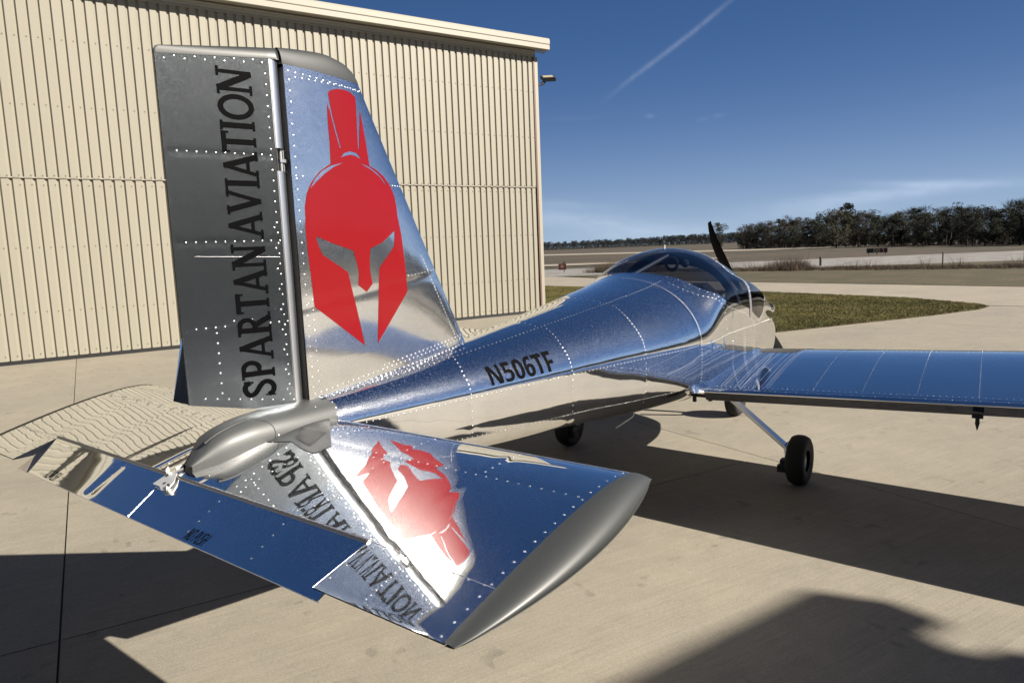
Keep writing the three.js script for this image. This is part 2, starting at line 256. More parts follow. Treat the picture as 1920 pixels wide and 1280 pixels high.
function makeHangar(label, pos, turn, sign, count) {               // the long wall runs from the corner at the origin towards sign * x
  const h = thing('hangar', label, 'hangar', pos, turn);
  for (let k = 0; k < count; k++) {
    const x = sign > 0 ? k * SHEET : -(k + 1) * SHEET;
    const a = part('wall_sheet', sheetLow, k % 2 ? cream : creamB, h); a.position.set(x, 0.075, 0);
    const b = part('wall_sheet', sheetHigh, k % 2 ? creamB : cream, h); b.position.set(x, SEAM, 0.016);
  }
  const L = count * SHEET, cx = sign * L / 2;
  part('base_seal', box(L, 0.072, 0.05, cx, 0.036, -0.03), M.black, h);
  part('lap_trim', box(L, 0.02, 0.012, cx, SEAM + 0.012, 0.010), trimMat, h);
  part('eave_flashing', box(L + 0.02, 0.045, 0.02, cx, EAVE + 0.022, 0.030), trimMat, h);
  const prof = (pts, m, nm, x0, x1) => { const s = new THREE.Shape(pts.map(([z, y]) => new THREE.Vector2(z, y))); const g = new THREE.ExtrudeGeometry(s, { depth: x1 - x0, bevelEnabled: false }); g.rotateY(Math.PI / 2); g.scale(1, 1, -1); const q = g.index ? g.toNonIndexed() : g; const p = q.attributes.position; for (let i = 0; i < p.count; i += 3) { for (const a of [p]) { const t = [a.getX(i), a.getY(i), a.getZ(i)]; a.setXYZ(i, a.getX(i + 1), a.getY(i + 1), a.getZ(i + 1)); a.setXYZ(i + 1, ...t); } } q.translate(x0, 0, 0); q.computeVertexNormals(); return part(nm, q, m, h); };
  const x0 = sign > 0 ? -0.29 : -L, x1 = sign > 0 ? L : 0.29;
  prof([[0.045, EAVE + 0.048], [0.075, 6.99], [0.075, 7.05], [0.045, 7.05]], roofMat, 'soffit', sign > 0 ? 0 : -L, sign > 0 ? L : 0);
  prof([[0.155, 6.99], [0.33, 6.99], [0.345, 7.005], [0.345, 7.12], [0.36, 7.14], [0.36, 7.245], [0.325, 7.29], [0.155, 7.29]], trimMat, 'gutter', x0, x1);
  prof([[0.13, 6.945], [0.19, 6.945], [0.19, 6.962], [0.13, 6.962]], trimMat, 'gutter_bracket_rail', x0 + 0.03, x1 - 0.03);
  prof([[0.16, 7.29], [-9.5, 9.0], [-19, 7.25], [-19, 7.1], [-9.5, 8.85], [0.16, 7.16]].map(([z, y]) => [z, y]), roofMat, 'roof', x0, x1);
  // corner trim and the end walls
  const e = sign > 0 ? -1 : 1;
  part('corner_trim', box(0.10, EAVE - 0.02, 0.10, e * 0.052, (EAVE + 0.02) / 2, -0.02), trimMat, h);
  part('corner_trim', box(0.05, EAVE - 0.1, 0.02, -e * 0.032, (EAVE) / 2, 0.031), brownMat, h);
  for (const [x, nm] of [[e * 0.05, 1], [sign * L, 2]]) { const g = new THREE.BufferGeometry(); const pts = [[0, 0], [0, 7.1], [-9.5, 8.85], [-19, 7.1], [-19, 0]]; const s = new THREE.Shape(pts.map(([z, y]) => new THREE.Vector2(z, y))); const q = new THREE.ShapeGeometry(s); q.rotateY(-Math.PI / 2); q.scale(1, 1, 1); q.translate(x, 0, 0); part('end_wall', q, cream, h); void g; void nm; }
  part('rear_wall', box(L, 7.1, 0.1, cx, 3.55, -19), cream, h);
  const rows = [0.16, 0.95, 2.15, 3.30, 3.47, 4.75, 5.95], nx = Math.floor(L / RIB), im = new THREE.InstancedMesh(screwGeo, screwMat, rows.length * nx); let c = 0; const mt = new THREE.Matrix4();
  for (const y of rows) for (let i = 0; i < nx; i++) im.setMatrixAt(c++, mt.makeTranslation((sign > 0 ? 0 : -L) + i * RIB + 0.100, y + (hash2(i, y * 100 | 0, 3) - 0.5) * 0.012, (y > SEAM ? 0.02 : 0.004)));
  im.name = 'screws'; im.userData.kind = 'stuff'; h.add(im);
  return h;
}
const WALL_TURN = -Math.atan2(0.343, 0.939);
makeHangar('long cream ribbed metal hangar with a gutter, behind the polished tail', [11.47, 0, -8.80], WALL_TURN, -1, 34);
makeHangar('cream ribbed metal hangar standing opposite, its corner shadow falling on the apron', [0.525, 0, 11.40], WALL_TURN + Math.PI, 1, 26);

{ // floodlight on the hangar's corner
  const base = V(11.50, 6.12, -8.79), t = thing('floodlight', 'black floodlight with tan lens on an arm at the hangar corner', 'floodlight', base.toArray(), WALL_TURN);
  part('wall_plate', box(0.10, 0.26, 0.05, 0.03, 0.03, -0.02), M.dark, t);
  part('arm', merge([rod(V(0.05, 0.0, 0), V(0.20, 0.06, 0.02), 0.028), rod(V(0.20, 0.06, 0.02), V(0.30, 0.13, 0.03), 0.04)]), M.dark, t);
  const ax = V(0.93, 0.06, 0.36).normalize(), down = V(-0.42, -0.50, 0.75); down.sub(ax.clone().multiplyScalar(down.dot(ax))).normalize(); const nrm = ax.clone().cross(down).negate();
  const mt = new THREE.Matrix4().makeBasis(ax, down, ax.clone().cross(down)); mt.setPosition(0.42, 0.23, 0.03); void nrm;
  const side = 1; const hg = box(0.36, 0.30, 0.07); hg.applyMatrix4(mt); part('lamp_housing', hg, M.dark, t);
  const fr = box(0.28, 0.17, 0.012, 0, -0.03, side * 0.038); fr.applyMatrix4(mt); part('lens', fr, new THREE.MeshStandardMaterial({ roughness: 0.4, color: new THREE.Color().setRGB(0.42, 0.36, 0.24) }), t);
  const fr2 = box(0.28, 0.17, 0.012, 0, -0.03, -side * 0.038); fr2.applyMatrix4(mt); part('lens', fr2, new THREE.MeshStandardMaterial({ roughness: 0.4, color: new THREE.Color().setRGB(0.42, 0.36, 0.24) }), t);
  const fins = []; for (let k = -5; k <= 5; k++) fins.push(box(0.008, 0.10, 0.10, k * 0.03, 0.10, 0)); const fg = merge(fins); fg.applyMatrix4(mt); part('heat_sink', fg, M.dark, t);
}

// ------------------------------------------------------------------ the aircraft
const plane = thing('light_aircraft', 'small polished bare metal low wing aircraft with red helmet emblem on its fin', 'aircraft');
const rivetGeo = new THREE.SphereGeometry(1, 8, 4, 0, Math.PI * 2, 0, Math.PI / 2); rivetGeo.scale(0.0034, 0.0013, 0.0034);
function rivets(list, parent, s = 1) {
  const im = new THREE.InstancedMesh(rivetGeo, M.rivet, list.length), q = new THREE.Quaternion(), up = V(0, 1, 0), m = new THREE.Matrix4();
  list.forEach(({ p, n }, i) => im.setMatrixAt(i, m.compose(p, q.setFromUnitVectors(up, n), V(s, s, s)))); im.name = 'rivets'; im.userData.kind = 'stuff'; im.castShadow = im.receiveShadow = true; parent.add(im); return im;
}
function onSheet(fn, u, v, flip) { const e = 1e-3, a = fn(u + e, v).sub(fn(u - e, v)), b = fn(u, v + e).sub(fn(u, v - e)), n = a.cross(b); if (flip) n.negate(); n.normalize(); return { p: fn(u, v).addScaledVector(n, -0.0002), n }; }
const wave = (x, y, s, k) => (fbm(x * k, y * k, s, 3) - 0.5);

// fuselage section: t runs 0 at the crown, 0.5 at the widest line, 1 under the belly
const yT = curve([[-3.48, 1.215], [-2.544, 1.306], [-1.918, 1.381], [-1.306, 1.459], [-0.85, 1.525], [-0.68, 1.56], [-0.5, 1.645], [-0.3, 1.70], [-0.08, 1.72], [0.1, 1.708], [0.35, 1.645], [0.6, 1.525], [0.8, 1.40], [1.0, 1.30], [1.25, 1.27], [1.55, 1.24], [1.80, 1.20]]);
const wH = curve([[-3.48, 0.13], [-2.6, 0.277], [-1.7, 0.428], [-0.85, 0.572], [-0.4, 0.59], [0.1, 0.598], [0.5, 0.575], [0.9, 0.52], [1.3, 0.44], [1.6, 0.34], [1.80, 0.20]]);
const yL = curve([[-3.5, 1.085], [0.6, 1.085], [1.2, 1.06], [1.8, 1.06]]);
const yB = curve([[-3.48, 0.885], [-2.6, 0.80], [-1.98, 0.768], [-1.61, 0.735], [-0.82, 0.690], [0, 0.62], [0.8, 0.60], [1.4, 0.68], [1.80, 0.92]]);
const FRAMES = [-2.80, -2.10, -1.45];
function fusAt(x, t, s = 1, extra = 0) {
  const y0 = yL(x), w = Math.max(wH(x), 0.005); let y, z, ny, nz;
  if (t <= 0.5) { const a = t * Math.PI, h = yT(x) - y0, n = 2 + 1.3 * smooth(-0.80, -0.30, x) * smooth(0.24, 0.42, t), c = Math.pow(Math.max(Math.cos(a), 0), 2 / n), q = Math.pow(Math.max(Math.sin(a), 0), 2 / n); y = y0 + h * c; z = w * q; ny = Math.pow(c, n - 1) / h; nz = Math.pow(q, n - 1) / w; }
  else { const a = (t - 0.5) * Math.PI, h = y0 - yB(x), c = Math.pow(Math.max(Math.cos(a), 0), 0.4), q = Math.pow(Math.max(Math.sin(a), 0), 0.4); z = w * c; y = y0 - h * q; ny = -Math.pow(q, 4) / h; nz = Math.pow(c, 4) / w; }
  const l = Math.hypot(ny, nz) || 1;
  const d = extra + ripple(x, y, z);
  return V(x, y + d * ny / l, s * (z + d * nz / l));
}
function ripple(x, y, z) {
  let d = 0.0016 * wave(x * 1 + 3, (y + z * 0.7), 61, 2.6) + 0.0007 * wave(x, y + z, 67, 7);
  for (const f of FRAMES) d -= 0.0007 * bell(x - f, 0.028);
  d -= 0.0006 * bell(y - 1.085, 0.016);
  return d;
}
const tU = 0.147, tBl = 0.628;
const uvF = (u, v, p) => [p.x, p.y * 0.8 + p.z * 0.6];
function tailSkin(name, t0, t1, s, nx, nt, extra = 0, x0 = -3.48, x1 = -0.85) {
  const fn = (u, v) => fusAt(lerp(x0, x1, u), lerp(t0, t1, v), s, extra); return part(name, sheet(fn, nx, nt, { flip: s > 0, uv: uvF }), M.skin, plane);
}
const deck = part('skin_panel', sheet((u, v) => fusAt(lerp(-3.48, -0.85, u), Math.abs(v * 2 - 1) * tU, v < 0.5 ? -1 : 1, 0.0012), 150, 24, { flip: true, uv: uvF }), M.skin, plane);
const sideUp = {}, sideLow = {};
for (const s of [1, -1]) {
  sideUp[s] = tailSkin('skin_panel', tU - 0.002, 0.503, s, s > 0 ? 260 : 120, s > 0 ? 60 : 30, 0.0005);
  sideLow[s] = tailSkin('skin_panel', 0.5, tBl + 0.002, s, s > 0 ? 260 : 120, s > 0 ? 40 : 20, 0.0);
  tailSkin('skin_panel', tBl - 0.002, 1, s, 120, 24, -0.0008);
}
// forward fuselage: open at the top between the deck and the glareshield
const teTab = curve([[-0.85, 0], [-0.69, 0.0], [-0.665, 0.085], [-0.61, 0.17], [-0.55, 0.26], [-0.46, 0.355], [-0.37, 0.42], [-0.18, 0.443], [0.03, 0.461], [0.335, 0.490], [0.45, 0.478], [0.62, 0.38], [0.8, 0.22], [0.93, 0.10], [1.0, 0.0], [1.8, 0.0]]);
const te = (x) => Math.max(0, teTab(x));
const noseFn = (s, extra) => (u, v) => { const x = lerp(-0.85, 1.80, u); return fusAt(x, lerp(te(x), 1, v), s, extra); };
const noseSkin = {};
for (const s of [1, -1]) noseSkin[s] = part('skin_panel', sheet(noseFn(s, 0.0016), 220, 70, { flip: s > 0, uv: uvF }), M.skin, plane);
{ const pts = []; for (let k = 0; k <= 24; k++) { const a = k / 24 * Math.PI; void a; } const g = new THREE.CircleGeometry(0.2, 24); g.rotateY(Math.PI / 2); g.translate(1.80, 1.06, 0); g.scale(1, 1, 1); part('cowl_front', g, M.dark, plane); void pts; }
// rivets of the fuselage, starboard side
{
  const up = [], low = [], dk = [], ns = [];
  const add = (list, x, t, extra) => list.push(onSheet((u, v) => fusAt(u, v, 1, extra), x, t, true));
  for (let x = -3.44; x < -1.2; x += 0.031) add(dk, x, tU - 0.006, 0.0012);
  for (let x = -1.2; x < -0.72; x += 0.033) add(x < -0.85 ? dk : ns, x, tU - 0.006, 0.0016);
  for (let x = -3.42; x < -0.86; x += 0.031) { add(up, x, 0.496, 0.0005); }
  for (let x = -3.40; x < -0.9; x += 0.030) add(low, x, tBl - 0.008, 0);
  for (let x = -2.2; x < -0.9; x += 0.018) add(low, x, tBl - 0.008, 0);
  for (const f of FRAMES) { for (let t = 0.17; t < 0.49; t += 0.030 * 0.30 / wH(f)) add(up, f + (t < 0.3 ? (0.3 - t) * 0.25 : 0), t, 0.0005); for (let y = 1.06; y > yB(f) + 0.09; y -= 0.034) { const q = (yL(f) - y) / (yL(f) - yB(f)), a = Math.asin(Math.pow(q, 2.5)); add(low, f, 0.5 + a / Math.PI, 0); } for (let t = 0; t < 0.14; t += 0.03) add(dk, f, t, 0.0012); }
  // ring at the cabin bulkhead
  for (const dx of [0.0]) { for (let t = 0.0; t < 0.5; t += 0.0092) add(ns, -0.825 + dx, t, 0.0016); for (let y = 1.085; y > 0.74; y -= 0.021) { const q = (1.085 - y) / (1.085 - yB(-0.83)), a = Math.asin(Math.pow(q, 2.5)); add(ns, -0.825 + dx, 0.5 + a / Math.PI, 0.0016); } }
  for (let t = 0.17; t < 0.5; t += 0.02) add(ns, -0.70 + 0.3 * smooth(0.17, 0.5, t), t, 0.0016);
  for (let x = -0.8; x < 0.95; x += 0.020) add(ns, x, 0.498, 0.0016);
  for (const x of [-0.28, -0.05, -0.02, 0.16, 0.2]) for (let y = 1.07; y > 0.82; y -= 0.02) { const q = (1.085 - y) / (1.085 - yB(x)), a = Math.asin(Math.pow(q, 2.5)); add(ns, x, 0.5 + a / Math.PI, 0.0016); }
  for (let x = -0.64; x < 0.3; x += 0.03) add(ns, x, te(x) + 0.018, 0.0016);
  for (let x = 0.3; x < 0.75; x += 0.02) { add(ns, x, Math.min(0.497, te(x) + 0.004), 0.0016); }
  rivets(up, sideUp[1]); rivets(low, sideLow[1]); rivets(dk, deck); rivets(ns, noseSkin[1]);
}

// lettering helpers
const plainFace = await new FontLoader().loadAsync('fonts/droid/droid_sans_regular.typeface.json');
const bold = await new FontLoader().loadAsync('fonts/droid/droid_sans_bold.typeface.json');
function fontGeo(text, edge, condense = 1, face = bold) { const g0 = new THREE.ShapeGeometry(face.generateShapes(text, 1.0 / 0.714), 6); g0.scale(condense, 1, 1); return new TessellateModifier(edge, 6).modify(g0.toNonIndexed()); }
function mapGeo(g, fn) {                                            // fn(x, y) -> {p, n}
  const p = g.attributes.position, n = new Float32Array(p.count * 3);
  for (let i = 0; i < p.count; i++) { const o = fn(p.getX(i), p.getY(i), i); p.setXYZ(i, o.p.x, o.p.y, o.p.z); n.set([o.n.x, o.n.y, o.n.z], i * 3); }
  g.setAttribute('normal', new THREE.BufferAttribute(n, 3)); return g;
}
{ // registration on the starboard side
  const g = fontGeo('N506TF', 0.25, 0.86); g.computeBoundingBox(); const wdt = g.boundingBox.max.x - g.boundingBox.min.x, gx0 = g.boundingBox.min.x;
  mapGeo(g, (x, y) => {
    const r = (x - gx0) / wdt, X = lerp(-2.668, -2.222, r), Y = lerp(1.1235, 1.130, r) + y * lerp(0.060, 0.071, r), h = yT(X) - 1.085, t = Math.acos(clamp((Y - 1.085) / h)) / Math.PI;
    return { p: onSheet((a, b) => fusAt(a, b, 1, 0.0024), X, t, true).p, n: onSheet((a, b) => fusAt(a, b, 1, 0.0024), X, t, true).n };
  });
  part('registration_letters', g, M.ink, sideUp[1]);
}

// canopy
{
  const fn = (u, v) => { const x = lerp(-0.69, 0.995, u), k = v * 2 - 1; return fusAt(x, Math.abs(k) * te(x), k < 0 ? -1 : 1, 0.001); };
  const clear = (u, v) => { const x = lerp(-0.69, 0.995, u), k = v * 2 - 1, q = fusAt(x, Math.abs(k) * te(x), k < 0 ? -1 : 1, 0); return q.addScaledVector(V(0, 1, 0), 0); }; void clear;
  const can = part('canopy', sheet(fn, 90, 60, { flip: true }), M.glass, plane);
  const bow = (u, v) => { const x = lerp(0.078, 0.125, u), k = v * 2 - 1; return fusAt(x, Math.abs(k) * 0.485, k < 0 ? -1 : 1, 0.0045); };
  const bw = part('canopy_bow', sheet(bow, 3, 70, { flip: true }), M.alloy, can);
  const rl = []; for (let k = 0; k < 46; k++) for (const x of [0.15, 0.85]) rl.push(onSheet(bow, x, 0.04 + 0.92 * k / 45, true)); rivets(rl, bw, 0.9);
  // roll bar: a dark arch inside the bow
  const outer = [], inner = []; for (let k = 0; k <= 40; k++) { const a = -Math.PI / 2 * 1.02 + Math.PI * 1.02 * k / 40; outer.push(new THREE.Vector2(0.578 * Math.sin(a), 1.085 + 0.605 * Math.cos(a))); const c = Math.cos(a), q = Math.sin(a); inner.push(new THREE.Vector2(0.50 * Math.sign(q) * Math.pow(Math.abs(q), 0.8), 1.085 + 0.505 * Math.sign(c) * Math.pow(Math.abs(c), 0.8))); }
  const sh = new THREE.Shape([...outer, ...inner.reverse()]); const ag = new THREE.ExtrudeGeometry(sh, { depth: 0.05, bevelEnabled: false }); ag.rotateY(-Math.PI / 2); ag.translate(0.06, 0, 0); part('roll_bar', ag, M.navy, plane);
  part('cockpit_floor', box(1.55, 0.02, 0.98, 0.1, 0.98, 0), M.black, plane);
  const back = new THREE.Shape([[-0.25, 0], [0.25, 0], [0.23, 0.42], [0.15, 0.5], [-0.15, 0.5], [-0.23, 0.42]].map((q) => new THREE.Vector2(...q)));
  for (const z of [-0.27, 0.27]) { const g = new THREE.ExtrudeGeometry(back, { depth: 0.08, bevelEnabled: true, bevelSize: 0.02, bevelThickness: 0.02, bevelSegments: 2 }); g.rotateY(-Math.PI / 2); g.rotateZ(0.22); g.translate(-0.22, 0.96, z); const st = part('seat', g, M.navy, plane); const hg = merge([rod(V(-0.34, 1.45, z - 0.1), V(-0.22, 1.1, z - 0.06), 0.012), rod(V(-0.34, 1.45, z + 0.1), V(-0.22, 1.1, z + 0.06), 0.012)]); part('harness', hg, M.dark, st); }
  part('instrument_panel', merge([box(0.05, 0.28, 0.92, 0.62, 1.08, 0), box(0.34, 0.03, 0.86, 0.78, 1.215, 0)]), M.dark, plane);
  part('canopy_strut', rod(V(-0.66, 1.53, -0.02), V(0.03, 1.665, -0.02), 0.016, 6), M.alloy, plane);
  part('placard', box(0.004, 0.035, 0.09, 0.0, 1.655, -0.085), new THREE.MeshStandardMaterial({ roughness: 0.5, color: new THREE.Color().setRGB(0.35, 0.02, 0.02) }), plane);
  part('aerial', rod(V(-0.05, 1.70, -0.02), V(-0.05, 1.745, -0.02), 0.006, 6), M.white, plane);
  part('canopy_latch', box(0.02, 0.045, 0.012, -0.27, 1.235, wH(-0.27) - 0.004), M.alloy, plane);
  const head = new THREE.TorusGeometry(0.045, 0.012, 8, 20); head.rotateY(Math.PI / 2); head.translate(-0.10, 1.60, 0.06); const cup = new THREE.SphereGeometry(0.032, 12, 8); cup.translate(-0.08, 1.60, 0.16); part('headset', merge([head, cup]), M.navy, plane);
}
{ // whip aerial under the belly
  const pts = [V(-0.86, 0.70, 0.10), V(-0.865, 0.60, 0.10), V(-0.90, 0.578, 0.10), V(-1.14, 0.555, 0.10)];
  part('whip_aerial', new THREE.TubeGeometry(new THREE.CatmullRomCurve3(pts, false, 'catmullrom', 0.2), 20, 0.005, 6), M.alloy, plane);
}

// fin
const finLE = (y) => lerp(-3.146, -2.558, (2.442 - y) / (2.442 - 1.335)), FIN_R = -3.539;
const naca = (s) => (s <= 0 ? 0 : (0.2969 * Math.sqrt(s) - 0.126 * s - 0.3516 * s * s + 0.2843 * s ** 3 - 0.1015 * s ** 4) / 0.10005);
function finH(x, y) { const le = finLE(y), c = le - FIN_R, s = clamp((le - x) / c); return 0.040 * 0.5 * naca(s * 0.60) * 2 * lerp(0.9, 1.15, clamp((2.45 - y) / 1.1)); }
const finDim = (x, y) => 0.0011 * wave(x, y, 71, 2.6) + 0.0003 * wave(x, y, 73, 9) - 0.0006 * bell(y - 2.06, 0.02) - 0.0007 * bell(y - 1.60 - (x + 3.2) * 0.12, 0.02);
const finFn = (s) => (u, v) => { const q = u * u, y = lerp(lerp(1.318, 1.20, u), lerp(2.452, 2.464, u), v), le = finLE(y), x = le - (le - FIN_R) * q; return V(x, y, s * (finH(x, y) + (u > 0.05 ? finDim(x, y) : 0))); };
const fin = part('fin', sheet(finFn(1), 130, 150, { flip: true, uv: (u, v, p) => [p.x, p.y] }), M.fin, plane);
part('fin_skin', sheet(finFn(-1), 40, 40, { flip: false, uv: (u, v, p) => [p.x, p.y] }), M.fin, fin);
part('rear_spar', box(0.004, 1.25, 0.05, FIN_R + 0.004, 1.83, 0), M.dark, fin);
{
  const top = curve([[-3.56, 2.524], [-3.45, 2.536], [-3.336, 2.543], [-3.24, 2.528], [-3.19, 2.503], [-3.158, 2.468], [-3.146, 2.450]]);
  const tipFn = (u, v) => { const x = lerp(-3.545, -3.1465, Math.sqrt(u)), y0 = lerp(2.464, 2.450, (x + 3.55) / 0.4), a = v * Math.PI, h = Math.max(top(x) - y0, 0.0015); return V(x, y0 + h * Math.sin(a), Math.max(finH(x, 2.45), 0.002) * Math.cos(a)); };
  part('fin_tip', sheet(tipFn, 40, 20, { flip: true }), M.grey, plane);
  const cap = new THREE.Shape(); for (let k = 0; k <= 16; k++) { const a = k / 16 * Math.PI, X = 0.030 * Math.cos(a), Y = 2.464 + 0.060 * Math.sin(a); k ? cap.lineTo(X, Y) : cap.moveTo(X, Y); } const cg = new THREE.ShapeGeometry(cap); cg.rotateY(-Math.PI / 2); cg.translate(-3.545, 0, 0); part('fin_tip', cg, M.dark, plane);
  // skirt between the fin's foot and the deck
  const sk = (u, v) => { const x = lerp(-3.50, -2.56, u), ytop = lerp(1.203, 1.318, (x + 3.53) / 0.97), z0 = finH(Math.min(x, finLE(1.32) - 0.004), ytop), f = fusAt(x, tU - 0.004, 1, 0.0022), taper = smooth(1.0, 0.90, u); const zb = lerp(0.012, f.z, Math.max(taper, 0.15)), yb = f.y + (f.z - zb) * 0.12; return V(x, lerp(ytop - 0.003, yb, v), lerp(z0 + 0.002, zb, v) + 0.004 * Math.sin(Math.PI * v) * -1); };
  const skp = part('fin_skirt', sheet(sk, 80, 10, { flip: true, uv: (u, v, p) => [p.x, p.y] }), M.tail, plane);
  part('fin_skirt', sheet((u, v) => { const q = sk(u, v); q.z *= -1; return q; }, 60, 6, { flip: false }), M.tail, plane);
  const l = []; for (let k = 0; k < 33; k++) { l.push(onSheet(sk, (k + 0.5) / 33, 0.2, true)); } for (let k = 0; k < 29; k++) l.push(onSheet(sk, (k + 0.5) / 29, 0.62, true)); rivets(l, skp);
}
{
  const l = [], F = finFn(1), at = (x, y) => { const le = finLE(y), u = Math.sqrt(clamp((le - x) / (le - FIN_R))), v = clamp((y - lerp(1.318, 1.20, u)) / (lerp(2.452, 2.464, u) - lerp(1.318, 1.20, u))); l.push(onSheet(F, u, v, true)); };
  for (let y = 1.25; y < 2.45; y += 0.040) { at(FIN_R + 0.022, y); if (y < 1.6) at(FIN_R + 0.05, y + 0.02); }
  for (let k = 0; k < 12; k++) { at(lerp(FIN_R + 0.02, finLE(2.44) - 0.01, k / 11.5), 2.442 - 0.002 * k); at(lerp(FIN_R + 0.05, finLE(2.42) - 0.01, k / 11.5), 2.424); }
  for (let x = FIN_R + 0.02; x < -3.46; x += 0.03) at(x, 2.060); for (let x = -3.03; x < finLE(2.05) - 0.01; x += 0.02) at(x, 2.048);
  for (let x = -2.955; x < finLE(1.65) - 0.02; x += 0.024) at(x, 1.655 + (x + 2.955) * 0.1); for (let x = FIN_R + 0.03; x < -3.48; x += 0.03) at(x, 1.575);
  for (let y = 1.34; y < 1.75; y += 0.032) { at(finLE(y) - 0.075, y); at(finLE(y) - 0.085, y + 0.016); }
  for (let k = 0; k < 34; k++) { const x = lerp(FIN_R + 0.03, -2.60, k / 33); at(x, lerp(1.203, 1.318, (x + 3.53) / 0.97) + 0.016); if (k > 12) at(x + 0.012, lerp(1.203, 1.318, (x + 3.53) / 0.97) + 0.034); }
  rivets(l, fin);
}
{ // helmet emblem on the fin, with its slits left open
  const EM = [[-3.355,2.1165],[-3.4116,2.0821],[-3.4552,2.0378],[-3.4797,1.9944],[-3.4924,1.9452],[-3.4931,1.9045],[-3.4972,1.8718],[-3.4956,1.7897],[-3.4893,1.69],[-3.4823,1.5621],[-3.2425,1.3795],[-3.2699,1.5186],[-3.2966,1.6409],[-3.3063,1.688],[-3.4279,1.7631],[-3.4412,1.7928],[-3.4531,1.8346],[-3.3828,1.8086],[-3.2709,1.7746],[-3.2567,1.723],[-3.2492,1.6871],[-3.2564,1.6322],[-3.2135,1.6015],[-3.1776,1.6337],[-3.1876,1.6887],[-3.1845,1.7383],[-3.1772,1.7805],[-3.1066,1.8047],[-3.0248,1.8548],[-3.0288,1.8222],[-3.0372,1.785],[-3.132,1.7],[-3.1412,1.6361],[-3.1544,1.5264],[-3.172,1.3797],[-2.9701,1.5875],[-2.9701,1.6548],[-2.9747,1.7315],[-2.9823,1.8359],[-2.9981,1.9203],[-2.9986,1.9622],[-3.0057,2.0037],[-3.0282,2.0488],[-3.0639,2.0833],[-3.1059,2.1077],[-3.1477,2.1226],[-3.1575,2.2184],[-3.1687,2.2954],[-3.1763,2.3444],[-3.1889,2.2672],[-3.2007,2.1866],[-3.2054,2.1862],[-3.202,2.2658],[-3.1978,2.3263],[-3.1955,2.3923],[-3.2231,2.4078],[-3.2566,2.4128],[-3.2958,2.4102],[-3.3294,2.4002],[-3.3433,2.3883],[-3.3354,2.3337],[-3.3238,2.2815],[-3.2974,2.1815],[-3.303,2.181],[-3.3257,2.2606],[-3.3391,2.3168],[-3.3514,2.3463],[-3.3544,2.2903],[-3.3529,2.1998]];
  const HO = [[[-3.3008,2.1441],[-3.2846,2.1623],[-3.2495,2.1729],[-3.2152,2.1681],[-3.1935,2.1473],[-3.2017,2.1484],[-3.2255,2.1569],[-3.2508,2.1592],[-3.2798,2.1525]],[[-3.4614,2.0155],[-3.4351,2.0536],[-3.4008,2.0844],[-3.3557,2.1082],[-3.2901,2.1255],[-3.3397,2.1051],[-3.3855,2.0771],[-3.4254,2.0459]],[[-3.201,2.1294],[-3.148,2.1182],[-3.1008,2.0946],[-3.0654,2.0651],[-3.0411,2.0344],[-3.0895,2.08],[-3.1369,2.1057]],[[-3.4939,1.9012],[-3.4846,1.8866],[-3.4683,1.8735],[-3.4809,1.8932],[-3.4893,1.9127]],[[-3.0013,1.9296],[-3.0038,1.9155],[-3.0149,1.894],[-3.0105,1.9154]]];
  const V2 = (l) => l.map(([a, b]) => new THREE.Vector2(a, b));
  const s = new THREE.Shape(V2(EM)); for (const h of HO.slice(0, 3)) s.holes.push(new THREE.Path(V2(h)));
  const g = new TessellateModifier(0.035, 7).modify(new THREE.ShapeGeometry(s).toNonIndexed());
  const zf = (x, y) => finH(x, y) + finDim(x, y) + 0.0009;
  mapGeo(g, (x, y) => { const e = 0.002, n = V(-(zf(x + e, y) - zf(x - e, y)) / (2 * e), -(zf(x, y + e) - zf(x, y - e)) / (2 * e), 1).normalize(); return { p: V(x, y, zf(x, y)), n }; });
  part('helmet_emblem', g, M.red, fin, { label: 'red plumed helmet emblem' });
}

// rudder, a little to port
const RD = 12 * Math.PI / 180, rT = V(-Math.cos(RD), 0, -Math.sin(RD)), rN = V(-Math.sin(RD), 0, Math.cos(RD)), rO = V(-3.545, 0, 0);
const rAt = (l, y, n) => V(rO.x + rT.x * l + rN.x * n, y, rO.z + rT.z * l + rN.z * n);
const rH = (l) => 0.0035 + 0.0275 * Math.pow(clamp((0.428 - l) / 0.383), 1.12);
const rBot = (l) => 1.160 + 0.094 * (l / 0.426), rTop = (l) => lerp(2.474, 2.445, (l - 0.034) / 0.39);
const rDim = (l, y) => 0.0010 * wave(l, y, 81, 4) - 0.0007 * (bell(y - 2.127, 0.014) + bell(y - 1.818, 0.014) + bell(y - 1.521 - (0.2 - l) * 0.1, 0.014));
const rudFn = (s) => (u, v) => { const l = lerp(0.045, 0.428, u), y = lerp(rBot(l), rTop(l), v); return rAt(l, y, s * (rH(l) + (u > 0.03 && u < 0.97 ? rDim(l, y) : 0))); };
const rudder = part('rudder', sheet(rudFn(1), 80, 200, { flip: true, uv: (u, v, p) => [p.y, p.x] }), M.rudder, plane);
part('rudder_skin', sheet(rudFn(-1), 30, 40, { flip: false, uv: (u, v, p) => [p.y, p.x] }), M.rudder, rudder);
